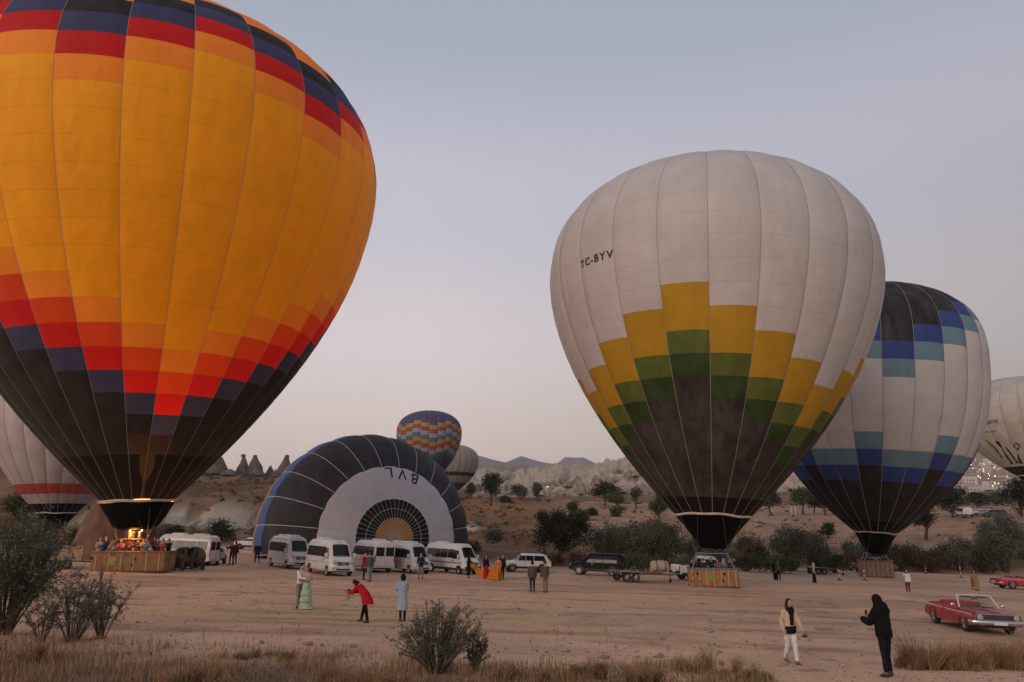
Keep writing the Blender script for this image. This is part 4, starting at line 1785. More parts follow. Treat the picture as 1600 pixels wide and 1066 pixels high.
TR = flat_trailer('long flat trailer on twin axles with empty plank bed, behind the white pickup', 990, 909, DEG(10), 1.0, 3.9)
flat_trailer('small flat trailer beside the striped poles and the white and dark pickup', 1285, 898, DEG(2), 1.0, 2.8, 1.7)
c_ = at(1030, 909)
rl = thing('envelope_roll', 'rolled beige cloth bag strapped on the front of the flat trailer', 'cloth roll', (c_[0] + .1, c_[1] + .1, c_[2] + .74), DEG(10))
part(rl, 'roll', mat('canvas_beige', (.47, .36, .26), .9, .15, 3, bump=.4), lambda m: m.lathe([(.1, -.66), (.38, -.64), (.43, -.5), (.41, -.2), (.44, .1), (.42, .45), (.37, .62), (.1, .64)], (0, 0, .42), axis='x', n=18))
for x in (-.35, .35):
    part(rl, 'strap', TRIMB, lambda m: m.lathe([(.445, x - .03), (.445, x + .03)], (0, 0, .42), axis='x', n=18, cap=False))


def convertible(label, px, py, heading, sc=1.0, top=False):
    root = put('convertible_car', label, 'car', px, py, heading, sc, 'old red convertibles')
    h = 2.42
    B = Body([(-h, .74, .40, .80, 5), (-h + .05, .86, .38, .86, 6), (-h + .2, .92, .34, .89, 6), (-1.2, .95, .30, .91, 6), (.1, .93, .28, .92, 6), (.75, .93, .28, .92, 6), (1.0, .92, .28, .92, 5.5),
              (2.1, .86, .30, .90, 6), (2.34, .82, .34, .88, 7), (h, .76, .42, .86, 8)], .60, .10)
    hole = (-1.18, .80, .66)

    def skip(c):
        return hole[0] < c[0] < hole[1] and abs(c[1]) < hole[2] and c[2] > .8
    part(root, 'body', P_RED, lambda m: B.mesh(m, 44, skip))
    tub = MB()
    x0, x1, w = hole[0] - .05, hole[1] + .05, hole[2] + .06
    tub.add([(x0, -w, .88), (x1, -w, .88), (x1, w, .88), (x0, w, .88), (x0, -w, .42), (x1, -w, .42), (x1, w, .42), (x0, w, .42)],
            [(0, 1, 5, 4), (1, 2, 6, 5), (2, 3, 7, 6), (3, 0, 4, 7), (4, 5, 6, 7)])
    tub.build('cabin', mat('cabin_lining', (.05, .012, .012), .7), root)
    for s in (-1, 1):
        st = part(root, 'seat', SEATM, lambda m: m.box((.0, s * .36, .60), (.55, .56, .16)))
        part(st, 'backrest', SEATM, lambda m: m.box((-.30, s * .36, .84), (.16, .56, .46), ry=-.2, taper=.85))
    part(root, 'rear_bench', SEATM, lambda m: (m.box((-.85, 0, .60), (.45, 1.2, .16)), m.box((-1.10, 0, .82), (.16, 1.2, .36), ry=-.2)))
    part(root, 'folded_top', mat('canvas_top', (.30, .03, .035), .8, .1), lambda m: m.lathe([(.02, -.66), (.10, -.62), (.12, 0), (.10, .62), (.02, .66)], (-1.20, 0, .96), axis='y', n=10))
    part(root, 'dashboard', TRIMB, lambda m: m.box((.74, 0, .84), (.22, 1.3, .16)))
    part(root, 'steering_wheel', TRIMB, lambda m: m.tube([(.48 + .10 * math.sin(t), .36 + .19 * math.cos(t), .90 + .16 * math.sin(t)) for t in np.linspace(0, 2 * PI, 17)], .016, 5, cap=False))
    # windshield with its pale frame
    A, Bq = (.98, .78, .91), (.55, .66, 1.36)
    wf = MB()
    pts = [(A[0], -A[1], A[2]), (Bq[0], -Bq[1], Bq[2]), (Bq[0] + .02, 0, Bq[2] + .03), (Bq[0], Bq[1], Bq[2]), (A[0], A[1], A[2])]
    wf.tube(pts, .035, 6)
    w_ = wf.build('windshield_frame', FRAMEW, root)
    gl = mat('clear_glass', (.08, .10, .10), .05, 0, alpha=.22, spec=.6)
    part(w_, 'windshield', gl, lambda m: m.grid(lambda a, b: (A[0] + (Bq[0] - A[0]) * b + .06 * (1 - (2 * a - 1) ** 2), (2 * a - 1) * (A[1] + (Bq[1] - A[1]) * b), A[2] + (Bq[2] - A[2]) * b), 8, 4))
    part(w_, 'rear_view_mirror', TRIMB, lambda m: m.box((.60, 0, 1.27), (.05, .24, .07)))
    part(w_, 'sun_visor', TRIMB, lambda m: (m.box((.56, -.33, 1.32), (.03, .4, .05)), m.box((.56, .33, 1.32), (.03, .4, .05))))
    part(w_, 'wiper', TRIMB, lambda m: (m.tube([(1.03, -.45, .93), (1.01, .0, .97)], .012, 4), m.tube([(1.03, .1, .93), (1.01, .55, .97)], .012, 4)))
    for s in (-1, 1):
        q = MB()
        B.side_patch(q, [(-h + .25, .80), (2.2, .72), (2.2, .75), (-h + .25, .83)], .012, 24, 1, s)
        q.build('side_stripe', FRAMEW, root)
        q = MB()
        for xx in (.72, -.42):
            B.side_patch(q, [(xx, .36), (xx + .015, .36), (xx + .015, .86), (xx, .86)], .004, 1, 5, s)
        q.build('door_gap', TRIMB, root)
        part(root, 'door_handle', CHROME, lambda m: m.box((-.28, s * (B.side(-.28, .78) + .015), .78), (.16, .03, .03)))
        q = MB()
        q.ell((.86, s * .99, 1.0), (.06, .10, .07), 10, 6)
        q.tube([(.86, s * .86, .93), (.86, s * .95, .98)], .015, 5)
        q.build('side_mirror', CHROME, root)
        bz = part(root, 'headlight_bezel', TRIMB, lambda m: m.box((h + .005, s * .68, .655), (.06, .30, .23)))
        part(bz, 'headlight', LAMPW, lambda m: m.lathe([(.105, h + .03), (.10, h + .05), (.06, h + .065), (.01, h + .07)], (0, s * .68, .655), axis='x', n=18))
        part(bz, 'headlight_ring', CHROME, lambda m: m.lathe([(.125, h + .03), (.125, h + .055), (.10, h + .055)], (0, s * .68, .655), axis='x', n=18, cap=False))
        part(root, 'indicator_lamp', AMB, lambda m: m.box((h + .03, s * .62, .37), (.03, .18, .05)))
        part(root, 'tail_light', LAMPR, lambda m: m.box((-h - .005, s * .58, .66), (.04, .36, .13)))
    g = part(root, 'grille', TRIMB, lambda m: m.box((h - .0, 0, .655), (.05, 1.06, .22)))
    gg = MB()
    for k in range(12):
        gg.box((h + .03, -.49 + k * .089, .655), (.02, .016, .20))
    for k in range(4):
        gg.box((h + .03, 0, .575 + k * .053), (.018, 1.02, .013))
    gg.build('grille_mesh', mat('grille_grey', (.13, .12, .12), .4, metal=.5), g)
    part(g, 'grille_surround', CHROME, lambda m: m.tube([(h + .03, -.84, .545), (h + .03, .84, .545), (h + .03, .84, .765), (h + .03, -.84, .765), (h + .03, -.84, .545)], .014, 5))
    part(root, 'bumper', CHROME, lambda m: (m.tube([(2.10, -.98, .46), (2.40, -.93, .46), (2.54, -.6, .46), (2.57, 0, .46), (2.54, .6, .46), (2.40, .93, .46), (2.10, .98, .46)], [(.025, .075)] * 7, 8),
                                            m.tube([(-2.2, -.95, .50), (-2.46, -.88, .50), (-2.50, 0, .50), (-2.46, .88, .50), (-2.2, .95, .50)], [(.025, .065)] * 5, 8)))
    part(root, 'number_plate', PLATE, lambda m: (m.box((2.615, 0, .45), (.012, .5, .12)), m.box((-2.545, 0, .56), (.012, .5, .12))))
    part(root, 'hood_seam', mat('paint_red_seam', (.06, .004, .006), .6), lambda m: (B.top_patch(m, 1.1, 2.3, -.012, .012, off=.004, nu=1, nv=10), B.top_patch(m, 1.08, 2.3, -.80, -.785, off=.004, nu=1, nv=10), B.top_patch(m, 1.08, 2.3, .785, .80, off=.004, nu=1, nv=10)))
    part(root, 'hood_ridge', P_RED, lambda m: B.top_patch(m, 1.15, 2.3, -.22, .22, -.16, .16, off=.02, nu=4, nv=8))
    q = MB()
    arch(q, B, -1.42, .40, .33)
    arch(q, B, 1.50, .40, .33)
    q.build('wheel_arch', TRIMB, root)
    for xx in (-1.42, 1.50):
        for s in (-1, 1):
            wheel(root, xx, s * .80, .325, .2, CHROME, 8, 'old')
    part(root, 'underbody', TRIMB, lambda m: m.box((0, 0, .30), (4.3, 1.5, .12)))
    return root


convertible('red vintage convertible with white side stripe, cream windshield frame and round headlights', 1517, 982, DEG(-97), 1.0)
convertible('second red vintage convertible cut off by the picture edge, behind the striped one', 1602, 921, DEG(-6), 1.05)


def fan(label, px, py, rz):
    root = thing('inflation_fan', label, 'fan', at(px, py), rz)
    part(root, 'drum', mat('fan_bronze', (.10, .055, .03), .35, .2, metal=.4), lambda m: m.lathe([(.70, -.25), (.74, -.2), (.74, .2), (.62, .42), (.40, .55)], (0, 0, .85), axis='x', n=24, cap=False))
    part(root, 'engine', TRIMB, lambda m: (m.ell((.35, 0, .85), (.3, .26, .26)), m.box((.2, 0, .55), (.5, .4, .2))))
    g = MB()
    for r in (.2, .35, .5, .65):
        g.tube([(-.27, r * math.cos(t), .85 + r * math.sin(t)) for t in np.linspace(0, 2 * PI, 25)], .012, 4, cap=False)
    g.build('guard', IRON, root)
    part(root, 'back_screen', HOLE, lambda m: m.lathe([(.02, .02), (.71, .02), (.71, .05), (.02, .05)], (0, 0, .85), axis='x', n=24))
    for k in range(4):
        a = k * PI / 2 + .3
        q = MB()
        q.box((-.1, .35 * math.cos(a), .85 + .35 * math.sin(a)), (.05, .62 * abs(math.cos(a)) + .14, .62 * abs(math.sin(a)) + .14))
        q.build('blade', WOODB, root)
    part(root, 'stand', IRON, lambda m: (m.tube([(-.3, -.5, .1), (.4, -.5, .1)], .03, 6), m.tube([(-.3, .5, .1), (.4, .5, .1)], .03, 6), m.tube([(0, -.5, .1), (0, -.6, .8)], .03, 6), m.tube([(0, .5, .1), (0, .6, .8)], .03, 6)))
    for s in (-1, 1):
        w = part(root, 'wheel', RUB, lambda m: m.lathe([(.10, -.06), (.16, -.05), (.16, .05), (.10, .06)], (.25, s * .58, .16), axis='y', n=14))
    return root


fan('black petrol fan standing upright beside the huge yellow balloon basket', 283.5, 892, DEG(172))
fan('bronze drum inflation fan turned towards the camera, next to the side on minibus', 303, 891, DEG(58))


def pole(label, px, py, h=1.15):
    root = thing('striped_pole', label, 'marker pole', at(px, py), 0, 'red and white marker poles')
    part(root, 'base', TRIMB, lambda m: m.lathe([(.26, 0), (.26, .05), (.10, .10)], n=14))
    for k in range(5):
        part(root, 'band', (P_RED if k % 2 == 0 else P_WHITE), lambda m: m.lathe([(.055, .08 + k * h / 5), (.055, .08 + (k + 1) * h / 5)], n=10))


pole('red and white striped pole beside the small flat trailer', 1312, 907)
pole('red and white striped pole at the corner of the royal blue balloon basket', 1351, 907)
pole('red and white striped pole standing alone near the scrub', 1502, 903, 1.5)
pole('red and white striped pole near the white and dark pickup front', 1447, 897, .9)

# orange lit cargo trailer behind the tall bush
ct = put('cargo_trailer', 'low cargo trailer with pale side boards lit orange behind the tall bush', 'trailer', 86, 888, DEG(38), 1.0)
for k in range(5):
    part(ct, 'board', mat('board_pale', (.48, .36, .22), .7, .15), lambda m: m.box((0, -.95, .62 + k * .19), (2.6, .05, .175)))
for s in (-1, 1):
    part(ct, 'end_panel', IRON, lambda m: m.box((s * 1.32, 0, .98), (.05, 1.9, .95)))
part(ct, 'bed', WOODB, lambda m: m.box((0, 0, .48), (2.7, 1.9, .08)))
for xx in (-.6, .5):
    for s in (-1, 1):
        wheel(ct, xx, s * .92, .30, .2, key='trl2')
part(ct, 'drawbar', IRON, lambda m: m.tube([(1.3, 0, .45), (2.5, 0, .42)], .05, 6))

# small red tractor far on the field
tr = put('tractor', 'tiny red tractor on the far field beside the scrub', 'tractor', 1024, 822, DEG(170), 1.0)
part(tr, 'hood', P_RED, lambda m: (m.box((.9, 0, 1.1), (1.6, .7, .6), taper=.9), m.box((-.6, 0, .9), (1.2, .8, .3))))
part(tr, 'fender', P_RED, lambda m: (m.box((-.6, -.75, 1.35), (1.1, .3, .1)), m.box((-.6, .75, 1.35), (1.1, .3, .1))))
part(tr, 'roll_bar', IRON, lambda m: m.tube([(-1.0, -.6, 1.0), (-1.0, -.6, 2.2), (-1.0, .6, 2.2), (-1.0, .6, 1.0)], .06, 6))
part(tr, 'seat', TRIMB, lambda m: (m.box((-.5, 0, 1.15), (.45, .5, .12)), m.box((-.7, 0, 1.4), (.1, .5, .5))))
for s in (-1, 1):
    wheel(tr, -.6, s * .8, .7, .35, key='trb')
    wheel(tr, 1.3, s * .65, .4, .25, key='trf')

# ------------------------------------------------------------------ people
SKIN = mat('skin', (.42, .235, .165), .55, .06, 6)
SHOE = mat('shoe_dark', (.03, .025, .022), .6)
HAIRD = mat('hair_dark', (.010, .007, .006), .7, .2, 8, spec=.15)
HAIRB = mat('hair_brown', (.045, .022, .012), .6, .25, 8, spec=.2)
EYE = mat('eye', (.02, .015, .012), .2)


def cloth_mat(c, v=.12):
    key = 'cloth_%d_%d_%d' % tuple(int(x * 255) for x in c)
    return mat(key, c, .9, v, 5, bump=.35, bscale=9, spec=.12)


def smooth_chain(pts, rad, n=3):
    """Catmull-Rom resample of joints and radii so that limbs bend softly."""
    P = [np.array(p, float) for p in pts]
    R = [np.array(r if hasattr(r, '__len__') else (r, r), float) for r in rad]
    out, ro = [], []
    for i in range(len(P) - 1):
        p0, p1, p2, p3 = P[max(i - 1, 0)], P[i], P[i + 1], P[min(i + 2, len(P) - 1)]
        for k in range(n):
            t = k / n
            out.append(.5 * (2 * p1 + (p2 - p0) * t + (2 * p0 - 5 * p1 + 4 * p2 - p3) * t * t + (3 * p1 - p0 - 3 * p2 + p3) * t ** 3))
            ro.append(R[i] * (1 - t) + R[i + 1] * t)
    return out + [P[-1]], ro + [R[-1]]


WRINK = bpy.data.textures.new('wrinkles', 'CLOUDS')
WRINK.noise_scale = .10
WRINK.noise_depth = 2


def remesh(o, vox):
    m = o.modifiers.new('skin', 'REMESH')
    m.mode = 'VOXEL'
    m.voxel_size = vox
    m.use_smooth_shade = True
    s = o.modifiers.new('soften', 'SMOOTH')
    s.factor = .5
    s.iterations = 2
    if o.name.split('.')[0] in ('jacket', 'trousers', 'shirt'):
        d = o.modifiers.new('creases', 'DISPLACE')
        d.texture = WRINK
        d.strength = .034
        d.mid_level = .5
    return o


def person(label, px=None, py=None, rz=0.0, h=1.74, top=(.05, .05, .05), bottom=(.03, .03, .04), hair='short', hairm=None, style='jacket', legs='trousers',
           lean=.02, head=0.0, turn=0.0, leg=((.05, .03), (-.05, .05)), arm=((.08, .12, .25), (.08, .12, .25)), loc=None, group=None, near=False, shoe=None, hem=None,
           skinm=None, female=False, extra=None, fat=1.0, headgear=None, legout=.03, skirt_m=None, belly=None):
    """Front of the figure is -y before turning by rz. arm: (raise forward, out, elbow) for both sides; leg: (hip swing, knee bend)."""
    s = h / 1.75
    sk = skinm or SKIN
    p = at(px, py) if loc is None else np.array(loc, float)
    vox = .0095 if near else .02
    Pv = np.array((0, 0, .95))
    tdir = np.array((0, -math.sin(lean), math.cos(lean)))
    tn = np.array((0, -math.cos(lean), -math.sin(lean)))   # front normal of the torso

    def T(u, f=0.0, x=0.0):
        return Pv + tdir * u + tn * f + np.array((x, 0, 0))
    sw = .155 if female else .178
    hd = lean + head
    hdir = np.array((0, -math.sin(hd), math.cos(hd)))
    neck = T(.53)
    hc = neck + hdir * .16 + np.array((0, -math.cos(hd), -math.sin(hd))) * .02
    J = {}
    low = 9
    for k, sx_ in enumerate((-1, 1)):
        a, kn = leg[k]
        hip = Pv + np.array((sx_ * .088, 0, -.02))
        d1 = nrm(np.array((sx_ * legout, -math.sin(a), -math.cos(a))))
        knee = hip + d1 * .43
        d2 = nrm(np.array((sx_ * legout * .5, -math.sin(a - kn), -math.cos(a - kn))))
        ank = knee + d2 * .42
        J[k] = (hip, knee, ank)
        low = min(low, ank[2])
    dz = .075 - low
    sh, el, wr = {}, {}, {}
    for k, sx_ in enumerate((-1, 1)):
        f, o, e = arm[k][:3]
        inw = arm[k][3] if len(arm[k]) > 3 else 0.0
        S_ = T(.455, 0, sx_ * sw)
        f0 = f + lean * .6
        u = nrm(np.array((sx_ * math.sin(o), -math.sin(f0) * math.cos(o), -math.cos(f0) * math.cos(o))))
        E_ = S_ + u * .285
        f1 = f0 + e
        w = nrm(np.array((sx_ * (math.sin(o) * .4 - inw), -math.sin(f1), -math.cos(f1))))
        sh[k], el[k], wr[k] = S_, E_, E_ + w * .25
        J['w%d' % k] = w
    up = np.array((0, 0, dz))

    def tf(q):
        return (np.array(q) + up) * s

    def limb(mb, pts, rad, n=10):
        a, b = smooth_chain([tf(q) for q in pts], [np.array(r if hasattr(r, '__len__') else (r, r)) * s for r in rad])
        mb.tube(a, b, n, round_=True)

    def torso(mb, us, rx, ry, f=None):
        f = f or [0] * len(us)
        rings = []
        for u, a, b, ff in zip(us, rx, ry, f):
            rings.append([tf(T(u, ff) + np.array((a * math.cos(t), 0, 0)) + tn * b * math.sin(t)) for t in np.linspace(0, 2 * PI, 18, endpoint=False)])
        mb.loft(rings, True)
    # ---- body: torso, neck, head, limbs, hands in one skin
    m = MB()
    wst = .118 if female else .135 * fat
    torso(m, [-.10, -.02, .12, .26, .40, .47, .515], [.10, .158, wst, .145, .16, .12, .055], [.08, .105, .088, .10, .095, .07, .05])
    limb(m, [T(.48), neck, neck + hdir * .08], [.058, .052, .055])
    Rh = Matrix.Rotation(hd, 3, 'X') @ Matrix.Rotation(turn, 3, 'Z')
    Rn = np.array(Rh)
    hcs = tf(hc)

    def H(v):
        return hcs + Rn @ (np.array(v) * s)
    m.ell(hcs, (.076 * s, .094 * s, .118 * s), 18, 14, R=Rn)
    m.ell(H((0, -.025, -.055)), (.058 * s, .066 * s, .062 * s), 14, 10, R=Rn)       # jaw
    m.ell(H((0, -.098, -.012)), (.014 * s, .022 * s, .026 * s), 8, 6, R=Rn)         # nose
    m.ell(H((0, -.088, -.052)), (.026 * s, .012 * s, .010 * s), 8, 6, R=Rn)         # lips
    for sx_ in (-1, 1):
        m.ell(H((sx_ * .078, .008, -.005)), (.012 * s, .022 * s, .032 * s), 8, 6, R=Rn)
    for k, sx_ in enumerate((-1, 1)):
        hip, knee, ank = J[k]
        limb(m, [hip, hip * .5 + knee * .5, knee, knee * .6 + ank * .4, ank], [.082, .070, .050, .052, .036])
        limb(m, [ank + np.array((0, .03, -.03)), ank + np.array((sx_ * .01, -.14, -.045))], [.034, .028])
        limb(m, [T(.44, 0, sx_ * sw * .7), sh[k], sh[k] * .5 + el[k] * .5, el[k], el[k] * .5 + wr[k] * .5, wr[k]], [.05, .052, .044, .038, .036, .026])
        w = J['w%d' % k]
        side = nrm(np.cross(w, (0, 0, 1.0)) + 1e-6)
        q = nrm(np.cross(side, w))
        lat = np.array((1.0, 0, 0)) - w * w[0]
        lat = nrm(lat)
        pal = nrm(np.cross(w, lat))
        if near:
            limb(m, [wr[k], wr[k] + w * .04, wr[k] + w * .085], [.026, (.036, .018), (.038, .015)], 10)
            for j in range(4):
                b = wr[k] + w * .085 + lat * (-.027 + .018 * j)
                ln = (.062, .072, .068, .052)[j]
                c = pal * (.5 if sx_ < 0 else .5)
                limb(m, [b, b + nrm(w + c * .3) * ln * .5, b + nrm(w + c * .5) * ln * .5 + nrm(w * .4 + c) * ln * .5], [.0098, .0092, .0085], 6)
            b = wr[k] + w * .03 - lat * sx_ * .028
            limb(m, [b, b - lat * sx_ * .022 + w * .03 + pal * .015, b - lat * sx_ * .02 + w * .062 + pal * .03], [.013, .0115, .010], 6)
        else:
            limb(m, [wr[k], wr[k] + w * .09], [.028, .034])
            limb(m, [wr[k] + w * .09, wr[k] + w * .15 + pal * .02], [(.034, .016), .016])
            limb(m, [wr[k] + w * .03, wr[k] + w * .09 - lat * sx_ * .045], [.014, .012])
    body = m.build('person', sk, None)
    body.location = p
    body.rotation_euler = (0, 0, rz)
    tag(body, label, 'person', group)
    remesh(body, vox * s)
    if near:
        for sx_ in (-1, 1):
            e = MB()
            e.ell(H((sx_ * .031, -.088, .012)), (.013 * s, .008 * s, .008 * s), 8, 6, R=Rn)
            e.build('eye', EYE, body)
    # ---- lower clothing
    bm = cloth_mat(bottom)
    if legs in ('trousers', 'under'):
        t = MB()
        torso(t, [-.12, -.06, .0, .10], [.10, .158, .172, .150], [.10, .118, .122, .108])
        for k in (0, 1):
            hip, knee, ank = J[k]
            c = ank + np.array((0, 0, .035 if not near else .05))
            limb(t, [hip, hip * .5 + knee * .5, knee, knee * .5 + c * .5, c], [.098, .085, .066, .062, .054])
        remesh(t.build('trousers', bm, body), vox * 1.1 * s)
    if legs in ('skirt', 'dress', 'coat'):
        t = MB()
        hz = hem if hem is not None else .12
        z0 = Pv[2] + .12
        rings = []
        ns = 36
        for i in range(12):
            f = i / 11
            z = z0 * (1 - f) + (hz - dz) * f
            w = (.15 + (.09 if legs == 'dress' else .05 if legs == 'skirt' else .07) * f ** .8)
            ring = []
            for th in np.linspace(0, 2 * PI, ns, endpoint=False):
                fold = 1 + (.10 if legs == 'dress' else .05) * f * math.sin(7 * th + 2 * f) + .03 * f * math.sin(13 * th)
                if legs == 'dress':
                    tier = .018 * ((f * 4.2) % 1.0)
                else:
                    tier = 0
                ring.append(tf((math.cos(th) * (w + tier) * fold, math.sin(th) * (w * .85 + tier) * fold - (lean * .12) * (1 - f), z)))
            rings.append(ring)
        t.loft(rings, True)
        t.build(legs if legs != 'coat' else 'coat_skirt', skirt_m or (bm if legs != 'coat' else cloth_mat(top)), body)
        if legs == 'coat':
            for k in (0, 1):
                hip, knee, ank = J[k]
                q = MB()
                limb(q, [hip, knee, ank + np.array((0, 0, .03))], [.08, .06, .045])
                q.build('legging', bm, body)
    # ---- shoes
    for k in (0, 1):
        a = J[k][2]
        q = MB()
        limb(q, [a + np.array((0, .035, -.02)), a + np.array((0, -.05, -.03)), a + np.array((0, -.15, -.05))], [(.043, .052), (.043, .042), (.038, .026)], 10)
        q.build('shoe', shoe or SHOE, body)
    # ---- upper clothing
    tm = cloth_mat(top)
    if style in ('jacket', 'shirt', 'coat', 'puffer', 'cropped'):
        infl = {'jacket': .028, 'shirt': .014, 'coat': .034, 'puffer': .055, 'cropped': .026}[style]
        low_ = {'jacket': -.10, 'shirt': -.03, 'coat': -.12, 'puffer': -.10, 'cropped': .06}[style]
        t = MB()
        us = [low_, low_ + .05, .14, .26, .40, .47, .505]
        torso(t, us, [x + infl for x in ([.150, .158, wst + .015, .148, .165, .128, .062])], [x + infl for x in ([.10, .108, .096, .105, .10, .078, .058])])
        for k, sx_ in enumerate((-1, 1)):
            limb(t, [T(.43, 0, sx_ * sw * .7), sh[k], sh[k] * .5 + el[k] * .5, el[k], el[k] * .5 + wr[k] * .5, wr[k] * .93 + el[k] * .07],
                 [x + infl * .8 for x in (.05, .056, .048, .042, .040, .033)])
        remesh(t.build({'shirt': 'shirt'}.get(style, 'jacket'), tm, body), vox * 1.15 * s)
    elif style == 'strapless':
        t = MB()
        torso(t, [.0, .1, .2, .30, .36], [.152, wst + .012, .142, .158, .150], [.115, .098, .11, .118, .10])
        t.build('bodice', tm, body)
    # ---- hair and headgear
    hm = hairm or HAIRD
    if hair in ('short', 'long', 'bun', 'bob'):
        t = MB()
        t.ell(H((0, .016, .026)), (.083 * s, .093 * s, .106 * s), 16, 10, R=Rn)
        t.ell(H((0, .05, -.02)), (.072 * s, .055 * s, .07 * s), 12, 8, R=Rn)
        if hair == 'long':
            for x, y, l in ((-.068, .0, .34), (.068, .0, .34), (0, .07, .34), (-.035, .06, .33), (.035, .06, .33)):
                t.tube([H((x, y, .06)), H((x * 1.15, y + .015, -.10)), hcs + np.array((x * 1.25, (y + .02) * .8, -l)) * s], [.035 * s, .045 * s, .022 * s], 8, round_=True)
        if hair == 'bob':
            t.ell(H((0, .03, -.03)), (.112 * s, .10 * s, .145 * s), 14, 10, R=Rn)
        if hair == 'bun':
            t.ell(H((0, .10, .06)), (.05 * s, .05 * s, .05 * s), 10, 8, R=Rn)
        remesh(t.build('hair', hm, body), .016 * s)
    if headgear in ('hood', 'scarf'):
        t = MB()
        t.ell(H((0, .022, .012)), (.108 * s, .115 * s, .140 * s), 16, 12, R=Rn)
        t.ell(H((0, .045, -.10)), (.125 * s, .10 * s, .10 * s), 14, 10, R=Rn)
        if headgear == 'scarf':
            t.tube([H((0, .03, -.06)), T_ := hcs + np.array((0, .02, -.20)) * s], [.10 * s, .13 * s], 12, round_=True)
        remesh(t.build('hood' if headgear == 'hood' else 'headscarf', cloth_mat(extra if extra else top), body), .016 * s)
    if headgear == 'cap':
        t = MB()
        t.ell(H((0, .0, .045)), (.088 * s, .10 * s, .085 * s), 14, 8, R=Rn)
        t.ell(H((0, -.11, .045)), (.06 * s, .07 * s, .012 * s), 10, 6, R=Rn)
        t.build('cap', cloth_mat(extra if extra else top), body)
    body['hand_a'] = tuple((tf(wr[0] + J['w0'] * .09)).tolist())
    body['hand_b'] = tuple((tf(wr[1] + J['w1'] * .09)).tolist())
    return body


def hand_world(b, k):
    h = Vector(b['hand_a' if k == 0 else 'hand_b'])
    return Matrix.Rotation(b.rotation_euler.z, 3, 'Z') @ h + b.location


def camera_in(b, k, label, rz=0, phone=False):
    h = hand_world(b, k)
    if phone:
        o = thing('phone', label, 'phone', h, rz)
        part(o, 'case', TRIMB, lambda m: m.box((0, 0, .05), (.075, .012, .15)))
        part(o, 'screen', mat('phone_screen', (.02, .025, .03), .1), lambda m: m.box((0, .0075, .05), (.068, .004, .14)))
        return o
    o = thing('camera', label, 'camera', h, rz)
    part(o, 'body', TRIMB, lambda m: (m.box((0, 0, .02), (.14, .07, .10)), m.box((0, 0, .085), (.05, .05, .035))))
    part(o, 'lens', TRIMB, lambda m: m.lathe([(.035, -.03), (.04, -.10), (.038, -.15), (.03, -.152)], (0, 0, .02), axis='y', n=14))
    part(o, 'strap', TRIMB, lambda m: m.tube([(.07, 0, .05), (.10, 0, -.10), (.06, 0, -.26), (-.02, 0, -.30), (-.07, 0, .05)], .01, 4))
    return o


# the walking woman and the man in the black hood
WW = person('woman walking in white trousers and cream cropped jacket over a long black top', 1239, 1038, DEG(12), 1.70, (.52, .39, .27), (.66, .64, .61), 'long', HAIRB, 'cropped', 'trousers',
            lean=.04, head=.10, turn=.15, leg=((-.25, .12), (.22, .06)), arm=((-.20, .28, .75), (.30, .22, .20)), near=True, female=True, shoe=mat('boot_tan', (.12, .07, .045), .6), legout=-.07)
WW_s = 1.70 / 1.75


def ring_cloth(root, name, m, zs, rx, ry, y0=0.0, s=1.0):
    q = MB()
    q.loft([[(a * math.cos(t) * s, y0 + b * math.sin(t) * s, z * s) for t in np.linspace(0, 2 * PI, 20, endpoint=False)] for z, a, b in zip(zs, rx, ry)], True)
    return q.build(name, m, root)


ring_cloth(WW, 'black_top', cloth_mat((.012, .012, .013)), [.80, .86, .98, 1.05, 1.08], [.160, .178, .178, .160, .12], [.118, .128, .128, .112, .08], -.01, WW_s)
ring_cloth(WW, 'scarf', cloth_mat((.011, .011, .012)), [1.03, 1.15, 1.30, 1.42, 1.50], [.062, .070, .078, .10, .085], [.05, .055, .06, .09, .085], -.105, WW_s)
hb = thing('handbag', 'small dark bag held in the walking woman\'s hand', 'bag', hand_world(WW, 1))
part(hb, 'pouch', TRIMB, lambda m: m.ell((.02, 0, -.05), (.07, .04, .055), 12, 8))
part(hb, 'strap', TRIMB, lambda m: m.tube([(-.04, 0, -.03), (0, 0, .04), (.06, 0, -.03)], .008, 4))

MH = person('man in black hooded jacket and dark jeans seen from behind, looking at his phone', 1389, 1058, DEG(-152), 1.83, (.008, .008, .009), (.010, .012, .020), 'short', None, 'puffer', 'trousers',
            lean=.06, head=.28, turn=.1, leg=((.10, .12), (-.02, .04)), arm=((.62, .16, 1.15, .30), (.50, .16, 1.20, .45)), near=True, headgear='hood', shoe=mat('shoe_grey', (.04, .034, .03), .7))
ring_cloth(MH, 'hood_collar', cloth_mat((.009, .009, .010)), [1.36, 1.46, 1.56, 1.60], [.20, .19, .15, .11], [.15, .16, .14, .10], -.02, 1.83 / 1.75)
camera_in(MH, 0, 'phone held up in the hands of the man in the black hood', DEG(-152), True)

# couple being photographed
g1 = person('man in white shirt embracing the woman in the tiered green dress', 466.5, 951, DEG(66), 1.76, (.62, .60, .58), (.20, .19, .15), 'short', None, 'shirt', 'trousers', arm=((.7, .10, .7, .4), (.7, .10, .7, .3)), head=.2)
g2 = person('woman in long tiered pale green dress beside the man in the white shirt', 477, 952, DEG(-24), 1.68, (.20, .24, .15), (.36, .44, .29), 'bun', mat('hair_auburn', (.20, .05, .025), .5, .2), 'strapless', 'dress',
            female=True, arm=((.45, .2, 1.3, .5), (.45, .2, 1.3, .5)), hem=.03, head=.1, turn=-.5, skirt_m=cloth_mat((.36, .44, .29), .2))
